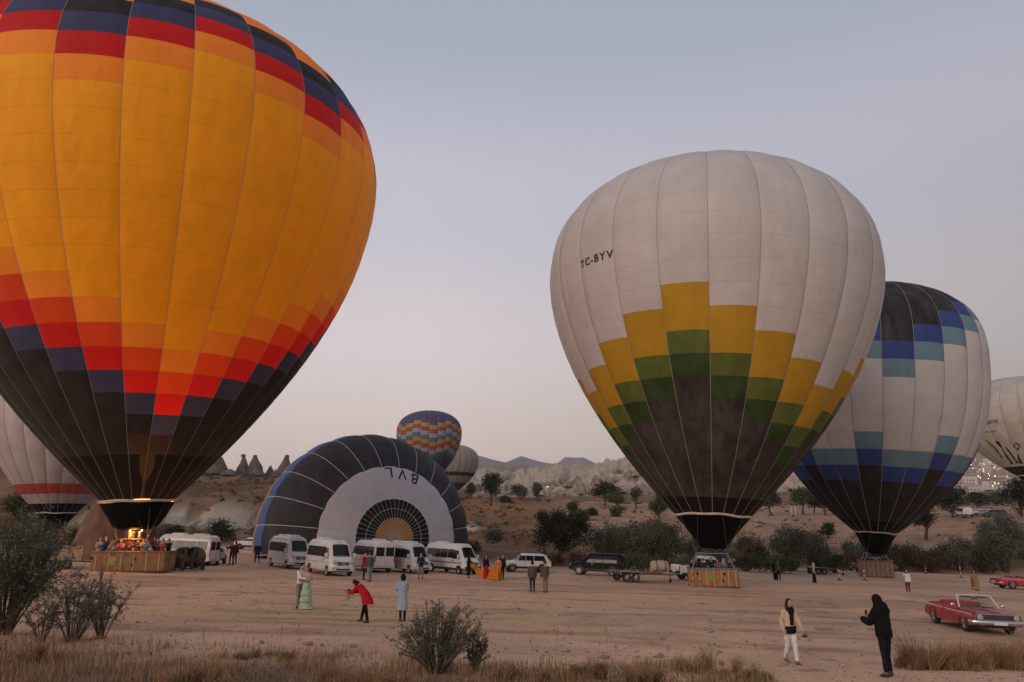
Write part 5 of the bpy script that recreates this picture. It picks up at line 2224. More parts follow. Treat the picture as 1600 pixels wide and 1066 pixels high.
# tiers of the gown
for zt, zb_, r0, r1 in ((.74, .56, .205, .240), (.50, .30, .220, .262), (.26, .02, .238, .292)):
    q = MB()
    q.loft([[((r0 + (r1 - r0) * f) * (1 + .09 * f * math.sin(13 * t + zt * 9)) * math.cos(t), (r0 + (r1 - r0) * f) * .88 * (1 + .09 * f * math.sin(13 * t + zt * 9)) * math.sin(t), zt + (zb_ - zt) * f) for t in np.linspace(0, 2 * PI, 44, endpoint=False)] for f in (0, .3, .6, 1)], False)
    q.build('dress_tier', cloth_mat((.36, .44, .29), .2), g2)
RW = person('woman in red coat and black leggings bending forward with a camera', 570, 973, DEG(-112), 1.68, (.42, .012, .016), (.010, .010, .011), 'long', HAIRD, 'coat', 'under', lean=.72, head=.30,
            leg=((.34, .10), (-.22, .02)), arm=((.35, .10, .75, .25), (.25, .1, .95, .35)), female=True, legout=.08)
q = MB()
q.loft([[(a * math.cos(t), y + b * math.sin(t), z) for t in np.linspace(0, 2 * PI, 20, endpoint=False)] for z, y, a, b in ((.62, .10, .225, .20), (.80, .05, .215, .19), (.98, -.05, .195, .16), (1.10, -.14, .18, .15))], True)
q.build('coat_skirt', cloth_mat((.42, .012, .016)), RW)
camera_in(RW, 0, 'camera in the hands of the bending woman in red', DEG(-112))
person('woman with black bob in long pale blue coat, back turned, behind the front bush', 628, 971, DEG(-152), 1.66, (.31, .36, .43), (.02, .022, .03), 'bob', None, 'coat', 'coat', hem=.42, female=True,
       arm=((.5, .2, 1.3, .4), (.5, .25, 1.2, .3)), leg=((.05, .05), (-.10, .1)))

# people near the minibuses
person('man in bright red jacket standing at the rear doors of the minibus', 568, 906, DEG(75), 1.72, (.36, .014, .018), (.03, .03, .035), 'short')
person('man in dark grey jacket and pale jeans beside the man in the bright red jacket', 577, 909, DEG(215), 1.80, (.075, .075, .07), (.19, .22, .25), 'short', HAIRB, leg=((.08, .03), (-.08, .05)))
person('man in navy jacket and grey trousers facing the camera before the trimmed minibus', 657, 905, DEG(5), 1.72, (.018, .016, .030), (.17, .165, .16), 'short', arm=((.3, .2, 1.4, .6), (.3, .2, 1.4, .6)), legout=.08)
person('woman all in black holding the end of the orange train', 732, 903, DEG(80), 1.68, (.012, .012, .015), (.012, .012, .015), 'short', None, 'jacket', 'skirt', hem=.18, headgear='hood', arm=((.5, .1, .8), (.5, .1, .6)), female=True)
person('woman in black top and long red skirt by the orange gown', 759, 905, DEG(20), 1.66, (.018, .012, .014), (.36, .012, .016), 'long', None, 'jacket', 'skirt', hem=.1, female=True)
OG = person('woman in bright orange gown with a long train spread out', 779, 907, DEG(-30), 1.66, (.52, .155, .018), (.55, .165, .018), 'long', None, 'strapless', 'dress', hem=.02, female=True, arm=((.2, .6, .4), (.2, .4, .4)))
person('man in dark clothes standing right behind the orange gown', 785, 905, DEG(30), 1.74, (.014, .014, .02), (.012, .012, .016), 'short')
# the train of the gown, held up by the helper
pa, pb = np.array(OG.location), at(734, 901)
q = MB()


def train(a, b):
    P = pa * (1 - a) + (pb + np.array((0, 0, .95))) * a
    sag = -.75 * math.sin(PI * min(a * 1.05, 1)) ** .8 * (1 - .25 * a)
    w = 1.0 - .55 * a
    z = (.95 * (1 - a)) * (1 - b) + .0 + sag * (.45 + .35 * b) + .06 * math.sin(9 * a + 4 * b)
    g = float(zg(P[0], P[1] - b * w, False))
    return (P[0] - pa[0], P[1] - b * w - pa[1], max(P[2] - pa[2] + z, g - pa[2] + .03 + .03 * math.sin(14 * a + 6 * b)))


q.grid(train, 26, 10)
q = q.build('gown_train', cloth_mat((.55, .165, .018)), OG)
q.rotation_euler = (0, 0, -OG.rotation_euler.z)
person('man in mauve jacket and dark trousers walking away across the lot', 832, 926, DEG(185), 1.74, (.095, .062, .066), (.028, .028, .035), 'short', leg=((.12, .05), (-.14, .12)))
person('man in brown jacket and beige trousers walking away, head turned', 852, 926, DEG(200), 1.76, (.10, .075, .065), (.20, .145, .10), 'short', turn=.6, leg=((.05, .05), (-.06, .1)), headgear='cap', extra=(.04, .03, .03))
# people near the side-on minibus
person('man in maroon top and grey jeans near the side on minibus', 361, 883, DEG(-15), 1.80, (.10, .022, .026), (.055, .06, .068), 'short', legout=.08, arm=((.9, .2, 1.4), (.2, .1, .3)))
person('man in dark brown coat standing behind the man in the maroon top', 366, 881, DEG(160), 1.80, (.055, .025, .025), (.04, .04, .045), 'short')
person('man in black clothes with legs apart near the white car on the track', 401, 880, DEG(10), 1.74, (.014, .014, .016), (.012, .012, .016), 'short', legout=.12, arm=((.1, .3, .6), (.1, .3, .6)))
# near the balloons further back
person('man in dark blue beside the basket with blue frame', 1150, 906, DEG(120), 1.78, (.03, .04, .05), (.02, .02, .025), 'short', mat('hair_orange', (.40, .12, .03), .6), 'jacket', headgear='cap', extra=(.45, .12, .03))
person('woman in long black robe standing close to a companion', 1212, 907, DEG(20), 1.66, (.012, .012, .014), (.012, .012, .014), 'short', None, 'coat', 'skirt', hem=.12, headgear='hood', female=True)
person('companion in grey top and black trousers beside the long black robe', 1217.5, 909, DEG(-30), 1.70, (.10, .085, .075), (.014, .014, .016), 'long', None, 'shirt', 'trousers', female=True, shoe=mat('shoe_white', (.5, .5, .5), .6))
person('woman with white headscarf and white top above a long black skirt', 1273, 911, DEG(60), 1.68, (.42, .36, .34), (.012, .012, .014), 'short', None, 'shirt', 'skirt', hem=.05, headgear='scarf', extra=(.45, .43, .42), female=True)
person('woman in white sweater and dark red trousers with white shoes', 1420, 928, DEG(-10), 1.70, (.60, .57, .57), (.13, .025, .035), 'long', None, 'jacket', 'trousers', female=True, shoe=mat('shoe_white', (.5, .5, .5), .6), arm=((.9, .5, 1.5), (.1, .15, .3)))
person('woman in long ochre dress carrying a dark bag, beside the second red convertible', 1528, 923, DEG(-100), 1.64, (.33, .165, .06), (.33, .165, .06), 'long', None, 'shirt', 'skirt', hem=.28, female=True, arm=((.8, .15, .9), (.8, .15, .9)))
person('small child with dark hair in brown dress held by the woman in ochre', 1521, 921, DEG(80), 1.35, (.20, .10, .06), (.20, .10, .06), 'short', None, 'shirt', 'skirt', hem=.3, female=True)


# passengers standing in the baskets
def passengers(bal, rz, floor, specs, grp):
    b = np.array(bal[2])
    a_, b_ = math.cos(rz), math.sin(rz)
    for x, y, rot, hh, top, hair, extra, lab in specs:
        p = b + np.array((x * a_ - y * b_, x * b_ + y * a_, floor))
        person(lab, rz=rot, h=hh, top=top, bottom=(.02, .02, .025), hair=hair, loc=p, group=grp, headgear=('scarf' if extra == 'scarf' else 'cap' if extra == 'cap' else None),
               extra=(.35, .30, .28) if extra == 'scarf' else (.05, .04, .05), arm=((.5, .1, 1.3, .2), (.4, .1, 1.3, .2)))


passengers(YB, .02, .42, [
    (-2.08, -.45, .6, 1.72, (.33, .32, .33), 'none', None, 'bald passenger in pale jacket at the end of the huge yellow balloon basket'),
    (-1.72, -.40, -.5, 1.78, (.02, .03, .14), 'none', None, 'bald passenger in deep blue jacket leaning on the yellow balloon basket'),
    (-1.25, -.50, .2, 1.50, (.40, .30, .24), 'short', 'scarf', 'short passenger with pale headscarf in the yellow balloon basket'),
    (-.75, -.45, .3, 1.62, (.30, .10, .12), 'long', None, 'passenger in pink top with long hair beside the burner poles'),
    (-.55, .25, .1, 1.70, (.10, .05, .05), 'short', None, 'passenger in brown jacket behind the pink top'),
    (-.05, .45, .1, 1.72, (.03, .025, .03), 'short', 'cap', 'pilot in dark cap standing under the lit burners'),
    (.35, .35, -.2, 1.66, (.20, .06, .05), 'long', None, 'passenger in dusty red top under the burner frame'),
    (.85, -.45, .1, 1.64, (.12, .22, .24), 'short', None, 'passenger in teal top in the middle of the yellow balloon basket'),
    (1.15, .20, -.2, 1.74, (.04, .035, .04), 'short', None, 'tall passenger in charcoal behind the teal top'),
    (1.60, -.35, -.1, 1.70, (.05, .04, .045), 'short', None, 'passenger in dark jacket next to the teal top'),
    (1.95, -.45, -.2, 1.66, (.30, .07, .05), 'long', 'scarf', 'passenger in brick red coat at the minibus end of the basket'),
    (2.12, .10, -.3, 1.64, (.02, .02, .03), 'short', None, 'passenger in black at the minibus end of the basket'),
], 'passengers in the yellow balloon basket')
passengers(WB, -.16, .34, [
    (-1.5, -.3, .3, 1.60, (.02, .02, .03), 'short', None, 'passenger in black at the trailer end of the blue framed basket'),
    (-1.1, .2, .1, 1.70, (.03, .025, .03), 'long', None, 'long haired passenger behind the black jacket in the blue framed basket'),
    (-.65, -.35, -.2, 1.66, (.05, .02, .03), 'short', 'cap', 'passenger in dark red cap and jacket by the blue pole'),
    (-.05, .1, .2, 1.72, (.02, .025, .05), 'short', None, 'passenger in navy in the middle of the blue framed basket'),
    (.35, -.35, -.2, 1.62, (.16, .10, .09), 'long', None, 'passenger in taupe coat between the blue poles'),
    (.80, -.1, .1, 1.66, (.22, .17, .16), 'short', 'scarf', 'passenger in pale headscarf in the blue framed basket'),
    (1.20, -.3, .3, 1.66, (.09, .02, .03), 'short', None, 'passenger in maroon next to the slanting blue pole'),
    (1.50, .3, .1, 1.70, (.03, .02, .025), 'long', None, 'passenger in black at the far corner of the blue framed basket'),
], 'passengers in the blue framed basket')
passengers(BB, -.12, .55, [
    (-1.4, -.2, .3, 1.70, (.30, .03, .03), 'short', None, 'passenger in red jacket in the grey basket'),
    (-.9, .1, .1, 1.70, (.04, .04, .05), 'short', None, 'passenger in charcoal beside the red jacket in the grey basket'),
    (-.4, -.2, -.2, 1.68, (.03, .04, .07), 'long', None, 'long haired passenger in dark blue in the grey basket'),
    (.1, .1, .2, 1.70, (.32, .34, .36), 'short', None, 'passenger in pale jacket in the middle of the grey basket'),
    (.6, -.2, .1, 1.66, (.03, .03, .035), 'short', None, 'passenger in black beside the pale jacket'),
    (1.1, .0, -.3, 1.70, (.05, .05, .08), 'long', None, 'passenger in slate coat at the pickup end of the grey basket'),
], 'passengers in the grey basket')
# crowd around the orange lit trailer behind the tall bush
for px, py, lab, top, hr in ((70, 888, 'person in rose jacket lit orange behind the tall bush', (.40, .14, .12), 'short'),
                             (76, 889, 'person in striped pale shirt beside the rose jacket', (.44, .36, .34), 'long'),
                             (63, 887, 'person in dark red at the edge of the lit trailer', (.22, .05, .05), 'short'),
                             (88, 885, 'person in cream standing behind the lit trailer', (.45, .34, .25), 'short'),
                             (100, 885, 'person in dark green behind the lit trailer', (.08, .08, .05), 'short')):
    person(lab, px, py, DEG(30 * math.sin(px)), 1.70, top, (.03, .03, .03), hr, group='people around the lit trailer')

# ------------------------------------------------------------------ trees, bushes, rocks
def leaf_mat(name, c, isl=.45):
    return mat(name, c, .65, .0, transl=.18, island=isl, spec=.25)


L_DARK = leaf_mat('leaves_dark_green', (.030, .040, .017))
L_MID = leaf_mat('leaves_mid_green', (.065, .080, .028))
L_OLIVE = leaf_mat('leaves_olive', (.115, .115, .068))
L_SAGE = leaf_mat('leaves_sage', (.160, .162, .112))
L_LIME = leaf_mat('leaves_yellow_green', (.095, .105, .030))
L_BROWN = leaf_mat('leaves_dry_brown', (.135, .085, .048))
L_SILV = leaf_mat('leaves_silver', (.125, .128, .088))
BARK = mat('bark', (.075, .055, .040), .9, .3, 5, bump=.6)
BARKP = mat('bark_pale', (.22, .17, .13), .9, .3, 5, bump=.5)


def leaf_quads(P, size, rng, asp=.45, up=0.0, D=None):
    n = len(P)
    d = rng.normal(size=(n, 3)) if D is None else D + rng.normal(size=(n, 3)) * .35
    d[:, 2] += up
    d /= np.linalg.norm(d, axis=1, keepdims=True)
    a = rng.normal(size=(n, 3))
    w = np.cross(d, a)
    w /= np.linalg.norm(w, axis=1, keepdims=True) + 1e-9
    s = size * rng.uniform(.6, 1.3, (n, 1))
    V = np.stack([P, P + d * s * .5 + w * s * asp, P + d * s, P + d * s * .5 - w * s * asp], 1).reshape(-1, 3)
    return V, np.arange(4 * n).reshape(-1, 4)


def tree(label, px, py, wpx, hpx, m, seed, name='tree', trunk=.28, bark=None, clumps=26, per=120, flat=.9, cat='tree', group=None, loose=1.0, loc=None, low=None, leafk=1.0):
    p = at(px, py) if loc is None else loc
    k = pxm(p)
    H, W = hpx / k, wpx / k / .97
    rng = np.random.default_rng(seed)
    root = thing(name, label, cat, p, 0, group)
    r0 = .035 * H + .02
    th = trunk * H
    cz = th + (H - th) * .5
    rz = (H - th) * .5
    # clump centres through the volume of the crown, thinner below
    C = []
    while len(C) < clumps:
        q = rng.uniform(-1, 1, 3)
        if np.linalg.norm(q) < 1 and (q[2] > -.75 or rng.random() < .4):
            q *= (.62 + .30 * rng.random()) if np.linalg.norm(q) > .45 else 1
            C.append(q)
    C = np.array(C) * np.array((W / 2, W / 2 * flat, rz)) + np.array((0, 0, cz))
    tmb = MB()
    if trunk > .02:
        lean = rng.normal(size=2) * .05 * H
        base = [(0, 0, -.15), (lean[0] * .4, lean[1] * .4, th * .5), (lean[0], lean[1], th)]
        tmb.tube(base, [r0 * 1.25, r0, r0 * .85], 8)
        for c in C[::max(1, clumps // 8)]:
            mid = np.array((lean[0], lean[1], th)) * .5 + c * .5 + rng.normal(size=3) * .04 * H
            mid[2] = max(mid[2], th)
            tmb.tube([(lean[0], lean[1], th * .92), mid, c], [r0 * .55, r0 * .34, r0 * .12], 5)
    else:
        for c in C[::max(1, clumps // 10)]:
            tmb.tube([(c[0] * .12, c[1] * .12, -.1), (c[0] * .5, c[1] * .5, c[2] * .5), tuple(c)], [r0 * .5, r0 * .35, r0 * .12], 5)
    tmb.build('trunk' if trunk > .02 else 'stems', bark or BARK, root)
    cr = .5 * (W * W * flat * 2 * rz / clumps) ** (1 / 3) * .62 * loose
    P = (C[:, None, :] + rng.normal(size=(clumps, per, 3)) * cr * np.array((1, 1, .8)) * rng.uniform(.6, 1.25, (clumps, 1, 1))).reshape(-1, 3)
    P = P[P[:, 2] > (.03 if low is None else low) * H]
    ls = max(.05, p[1] * .00140) * leafk
    V, Q = leaf_quads(P, ls * 1.5, rng, .42, .2)
    link('crown', np_mesh('crown', V, Q, m), root)
    return root


def bush(label, px, py, w, h, m, seed, **k):
    k.setdefault('trunk', 0.0)
    k.setdefault('cat', 'bush')
    k.setdefault('name', 'bush')
    return tree(label, px, py, w, h, m, seed, **k)


tree('big dark leafy tree with pale crooked trunk beside the white off road car', 880, 880, 122, 86, L_DARK, 1, clumps=70, per=170, trunk=.16, bark=BARKP)
tree('lone round dark tree with bare trunk on the slope above the vans', 767, 790, 46, 50, L_DARK, 2, trunk=.36, clumps=24)
tree('small dark tree beside the grey balloon', 700, 782, 26, 26, L_DARK, 3, trunk=.15, clumps=12)
tree('slim young poplar near the lone round tree', 736, 781, 12, 28, L_MID, 4, trunk=.12, clumps=9, name='poplar')
tree('yellow green tree on the slope past the lone round tree', 812, 780, 28, 24, L_OLIVE, 5, trunk=.15, clumps=12)
tree('slim poplar in the middle of the slope', 839, 783, 15, 34, L_OLIVE, 6, trunk=.1, clumps=9, name='poplar')
tree('broad dark tree on the orchard terrace, beside the poplars', 946, 790, 46, 38, L_DARK, 7, trunk=.25, clumps=26)
tree('lighter green tree overlapping the broad dark tree', 964, 792, 32, 28, L_LIME, 8, trunk=.12, clumps=14)
tree('tall thin poplar on the orchard terrace', 994, 796, 16, 40, L_OLIVE, 9, trunk=.12, clumps=10, name='poplar')
tree('round shrubby tree touching the edge of the TC-BYV balloon', 1031, 810, 34, 46, L_MID, 10, trunk=.06, clumps=18)
tree('small tree half hidden by the TC-BYV balloon edge', 1206, 806, 34, 42, L_DARK, 11, trunk=.2, clumps=16)
tree('orchard tree with visible trunk between the two big balloons', 1254, 804, 44, 44, L_MID, 12, trunk=.34, clumps=20)
tree('slender orchard tree beside the one with visible trunk', 1272, 803, 18, 26, L_MID, 13, trunk=.4, clumps=8)
tree('dark orchard tree touching the royal blue balloon', 1290, 806, 36, 42, L_DARK, 14, trunk=.25, clumps=18)
tree('small leaning tree alone on the bare field', 1447, 844, 48, 62, L_DARK, 15, trunk=.30, clumps=28)
tree('dense dark tree beside the far white van', 1489, 808, 58, 54, L_DARK, 16, trunk=.08, clumps=34)
tree('low dark tree below the town', 1528, 793, 40, 24, L_DARK, 17, trunk=.1, clumps=16)
tree('greenish tree below the town, beside the low dark one', 1557, 790, 40, 22, L_MID, 18, trunk=.1, clumps=14)
tree('tall dark tree at the picture edge below the town', 1596, 806, 46, 62, L_DARK, 19, trunk=.1, clumps=30)

B1 = [
    (850, 822, 24, 22, L_DARK, 'round bush on the slope above the big dark tree'), (905, 812, 34, 14, L_MID, 'low bush line on the slope, end nearest the big dark tree'),
    (966, 808, 26, 14, L_MID, 'low bush on the terrace edge below the light green tree'), (772, 848, 34, 28, L_OLIVE, 'olive green bush on the pale bank above the vans'),
    (790, 786, 20, 10, L_MID, 'tiny bush behind the lone round tree'), (925, 806, 20, 12, L_DARK, 'tiny dark bush on the terrace edge'),
    (950, 878, 62, 60, L_SAGE, 'sage grey bush behind the flat trailer'), (998, 880, 74, 62, L_SAGE, 'broad sage grey bush behind the beige roll'),
    (1045, 884, 66, 72, L_OLIVE, 'tall olive bush behind the white pickup'), (1088, 884, 50, 52, L_SAGE, 'sage bush behind the blue framed basket'),
    (985, 893, 90, 24, L_MID, 'low green hedge of scrub behind the flat trailer'), (1075, 893, 60, 20, L_LIME, 'low yellow green scrub behind the white pickup'),
    (1165, 893, 58, 30, L_MID, 'green bush behind the man in dark blue'), (1185, 884, 50, 40, L_BROWN, 'dry brown bush between the two big balloons'),
    (1238, 892, 72, 78, L_SAGE, 'tall sage grey bush behind the couple in black'), (1282, 893, 50, 60, L_SAGE, 'dark sage bush behind the white headscarf woman'),
    (1215, 896, 70, 26, L_MID, 'low green bush behind the long black robe'), (1305, 896, 50, 30, L_MID, 'low green bush behind the small flat trailer'),
    (1293, 842, 26, 26, L_DARK, 'small dark bush on the field between the balloons'), (1245, 850, 40, 12, L_OLIVE, 'flat olive scrub on the field edge'),
    (1330, 892, 40, 26, L_BROWN, 'dry bush behind the dark end of the pickup'), (1405, 892, 60, 42, L_BROWN, 'dry brown bush past the pickup hood'),
    (1452, 894, 70, 34, L_BROWN, 'broad dry reddish bush behind the woman in the white sweater'), (1500, 892, 54, 56, L_SAGE, 'round sage bush at the end of the field track'),
    (1572, 894, 92, 100, L_SAGE, 'huge dark grey green bush behind the second convertible'), (1540, 896, 50, 40, L_MID, 'low bush at the foot of the huge grey green one'),
    (345, 846, 52, 34, L_DARK, 'dark round bush below the pale bank near the maroon top man'), (310, 852, 40, 24, L_BROWN, 'brown bush below the pale bank above the side on minibus'),
    (28, 812, 60, 44, L_LIME, 'yellow green bush on the hillside behind the pale balloon'), (60, 850, 60, 40, L_MID, 'green bush under the pale striped balloon'),
    (120, 858, 40, 34, L_DARK, 'dark bush beside the brown rock'), (265, 846, 40, 26, L_DARK, 'dark scrub on the bank behind the yellow balloon skirt'),
    (1020, 872, 60, 66, L_SAGE, 'grey bush between the beige roll and the white pickup, set back'), (970, 866, 50, 48, L_OLIVE, 'olive bush rising behind the sage grey bush'),
    (1130, 886, 44, 34, L_SAGE, 'small sage bush beside the blue framed basket'), (1170, 872, 60, 34, L_OLIVE, 'olive scrub set back between the two big balloons'),
    (1262, 878, 60, 58, L_OLIVE, 'olive bush filling the gap behind the couple in black'), (1340, 880, 60, 34, L_SAGE, 'grey scrub behind the royal blue balloon basket'),
    (1375, 884, 50, 34, L_BROWN, 'dry brown scrub behind the grey basket'), (1430, 884, 50, 36, L_OLIVE, 'olive scrub behind the dry reddish bush'),
    (1478, 888, 46, 36, L_BROWN, 'dry bush between the reddish scrub and the round sage bush'), (905, 886, 50, 22, L_BROWN, 'dry grass bush under the big dark tree'),
    (860, 884, 40, 18, L_BROWN, 'dry scrub beside the rear of the white off road car'), (1600, 872, 50, 44, L_OLIVE, 'olive bush at the picture edge behind the huge grey green one'),
    (895, 806, 16, 26, L_MID, 'upright bush rising behind the big dark tree'), (1120, 860, 70, 24, L_BROWN, 'brown scrub line on the field behind the TC-BYV skirt'),
    (235, 850, 46, 30, L_BROWN, 'brown scrub on the bank behind the burners'), (410, 838, 40, 18, L_BROWN, 'brown scrub at the foot of the pale bank by the lying balloon'),
    (740, 862, 24, 14, L_OLIVE, 'small olive tuft on the bank above the trimmed minibus'), (700, 850, 26, 16, L_BROWN, 'dry tuft beside the lying balloon'),
]
for i, (px, py, w, h, m, lab) in enumerate(B1):
    bush(lab, px, py, w, h, m, 100 + i, clumps=max(10, int(w * h / 95)), per=130, loose=1.1)


def shrub(label, px, py, wpx, hpx, m, seed, stems=14, per=90, leaf=.055, spread=.9, asp=.2, bow=.25, name='shrub', twigs=4, loc=None):
    """An open shrub: thin stems, side twigs and narrow leaves along them."""
    p = at(px, py) if loc is None else loc
    k = pxm(p)
    H, W = hpx / k, wpx / k / .97
    rng = np.random.default_rng(seed)
    root = thing(name, label, 'shrub', p)
    sm = MB()
    P, D = [], []
    for i in range(stems):
        a = rng.uniform(0, 2 * PI)
        f = math.sqrt(rng.uniform(.02, 1))
        e = np.array((math.cos(a) * f * W / 2 * spread, math.sin(a) * f * W / 2 * spread, H * (1 - .45 * f ** 1.5) * rng.uniform(.7, 1.0)))
        b = np.array((e[0] * .12, e[1] * .12, -.05))
        c = b + (e - b) * .5 + np.array((-e[0] * bow * .3, -e[1] * bow * .3, H * .06)) + rng.normal(size=3) * .03 * H
        ts = np.linspace(0, 1, 9)
        pts = [(1 - t) ** 2 * b + 2 * t * (1 - t) * c + t * t * e for t in ts]
        sm.tube(pts, list(np.linspace(.012, .003, 9) * (H ** .7)), 4)
        tw = [(pts, 1.0)]
        for j in range(twigs):
            q = pts[rng.integers(3, 8)]
            d = nrm(rng.normal(size=3) + np.array((e[0], e[1], 0)) * .6 + np.array((0, 0, .9)))
            l = H * rng.uniform(.12, .28)
            tp = [q, q + d * l * .5 + rng.normal(size=3) * .02 * H, q + d * l]
            sm.tube(tp, [.005, .004, .002], 3)
            tw.append((tp, .5))
        for pp, wgt in tw:
            pp = np.array(pp)
            n = int(per * wgt)
            t = rng.uniform(.28 if wgt == 1 else .1, 1, n) * (len(pp) - 1)
            j = np.minimum(t.astype(int), len(pp) - 2)
            fr = (t - j)[:, None]
            P.append(pp[j] * (1 - fr) + pp[j + 1] * fr + rng.normal(size=(n, 3)) * .012 * H)
            D.append((pp[j + 1] - pp[j]) / (np.linalg.norm(pp[j + 1] - pp[j], axis=1, keepdims=True) + 1e-9) + rng.normal(size=(n, 3)) * .7)
    sm.build('stems', BARK, root)
    P, D = np.concatenate(P), np.concatenate(D)
    V, Q = leaf_quads(P, leaf, rng, asp, .1, D)
    link('leaves', np_mesh('leaves', V, Q, m), root)
    return root


shrub('tall dense olive shrub in front of the lit trailer, cut by the picture edge', 4, 992, 140, 225, L_SILV, 201, 38, 110, .085, 1.0, twigs=7)
shrub('open willow leaved shrub in front of the dense olive shrub', 112, 1004, 110, 130, L_SILV, 202, 20, 75, .075, .95, .16)
shrub('thin willow leaved shrub with arching twigs beside the open one', 158, 998, 92, 118, L_SILV, 203, 13, 70, .07, 1.0, .16)
shrub('small sparse shrub at the foot of the dense olive shrub', 64, 1006, 60, 90, L_SILV, 204, 10, 60, .07, 1.0, .16)
shrub('bushy grey green shrub in the middle foreground with upright shoots', 684, 1052, 150, 118, L_SILV, 205, 40, 80, .05, 1.0, .2, twigs=5)
shrub('tall loose shoots rising out of the middle foreground shrub', 672, 1050, 60, 128, L_SILV, 206, 7, 60, .05, .7, .2, twigs=3)
shrub('lower dry side of the middle foreground shrub', 742, 1050, 50, 76, L_OLIVE, 207, 14, 70, .045, 1.0, .2)


# ------------------------------------------------------------------ dry grass
def grass(name, pts, hmin, hmax, mats, seed, wid=.006, bend=.35, kind='stuff', label=None, cat=None, mixw=None):
    rng = np.random.default_rng(seed)
    n = len(pts)
    P = np.array(pts)
    h = rng.uniform(hmin, hmax, (n, 1)) * rng.uniform(.6, 1.15, (n, 1))
    a = rng.uniform(0, 2 * PI, n)
    d = np.stack([np.cos(a), np.sin(a), np.zeros(n)], 1)
    s = np.stack([-np.sin(a), np.cos(a), np.zeros(n)], 1)
    b = rng.uniform(.05, bend, (n, 1)) * h
    w = wid * rng.uniform(.6, 1.5, (n, 1))
    z = np.array((0, 0, 1.0))
    V = np.stack([P - s * w, P + s * w, P + d * b * .35 + z * h * .55 + s * w * .7, P + d * b * .35 + z * h * .55 - s * w * .7, P + d * b + z * h * (1 - .3 * b / h), P + d * b + z * h * (1 - .3 * b / h) + s * w * .25], 1).reshape(-1, 3)
    i = np.arange(n)[:, None] * 6
    Q = np.concatenate([i + np.array([[0, 1, 2, 3]]), i + np.array([[3, 2, 5, 4]])], 1).reshape(-1, 4)
    mi = np.repeat(rng.choice(len(mats), n, p=mixw), 2)
    o = link(name, np_mesh(name, V, Q, mats, False, mi))
    return tag(o, label, cat, None, kind)


G_RUST = mat('grass_rust', (.36, .175, .078), .8, island=.35, transl=.2)
G_STRAW = mat('grass_straw', (.44, .30, .155), .8, island=.3, transl=.2)
G_OLIVE = mat('grass_olive', (.15, .125, .062), .8, island=.35, transl=.2)
G_DARK = mat('grass_umber', (.115, .070, .044), .8, island=.3, transl=.1)

rg = np.random.default_rng(31)


def edge_row(px):
    """Image row where the scrubby strip in front of the lot begins."""
    return np.interp(px, [-60, 0, 180, 300, 420, 560, 700, 860, 1000, 1080, 1150, 1190, 1240], [985, 990, 998, 1008, 1012, 1018, 1030, 1034, 1036, 1030, 1034, 1046, 1072])


NX = 3000


def scatter(n, fx, fy, thr=None, seed=0, clump=None):
    out = []
    r = np.random.default_rng(seed)
    while len(out) < n:
        px = fx(r)
        py = fy(r, px)
        if py is None:
            continue
        v = (533 - py) / FOC
        d = np.array([(px - 800) / FOC, CP - v * SP, SP + v * CP])
        t = 18.0
        for _ in range(5):
            q = d * t
            z = float(plane(q[0], q[1]))
            t = (z - CZ) / d[2]
        q = d * t
        if clump is not None:
            f = clump(q[0], q[1])
            if r.random() > f:
                continue
        out.append((q[0], q[1], float(plane(q[0], q[1])) - .01))
    return out


def clumpy(sc_, s, lo=.4, hi=.65):
    return lambda x, y: float(np.clip((fbm(np.array(x * sc_), np.array(y * sc_), 3, s) - lo) / (hi - lo), .03, 1))


strip = lambda r, px: edge_row(px) + (1100 - edge_row(px)) * r.random() ** .85
grass('dry_grass', scatter(20000, lambda r: r.uniform(-80, 1215), strip, seed=1, clump=clumpy(.8, 5, .42, .58)), .10, .34, [G_RUST, G_STRAW, G_OLIVE, G_DARK], 41, mixw=[.40, .28, .14, .18])
grass('short_grass', scatter(10000, lambda r: r.uniform(-80, 1200), strip, seed=2), .04, .14, [G_RUST, G_DARK, G_OLIVE], 42, .008, .8, mixw=[.4, .4, .2])


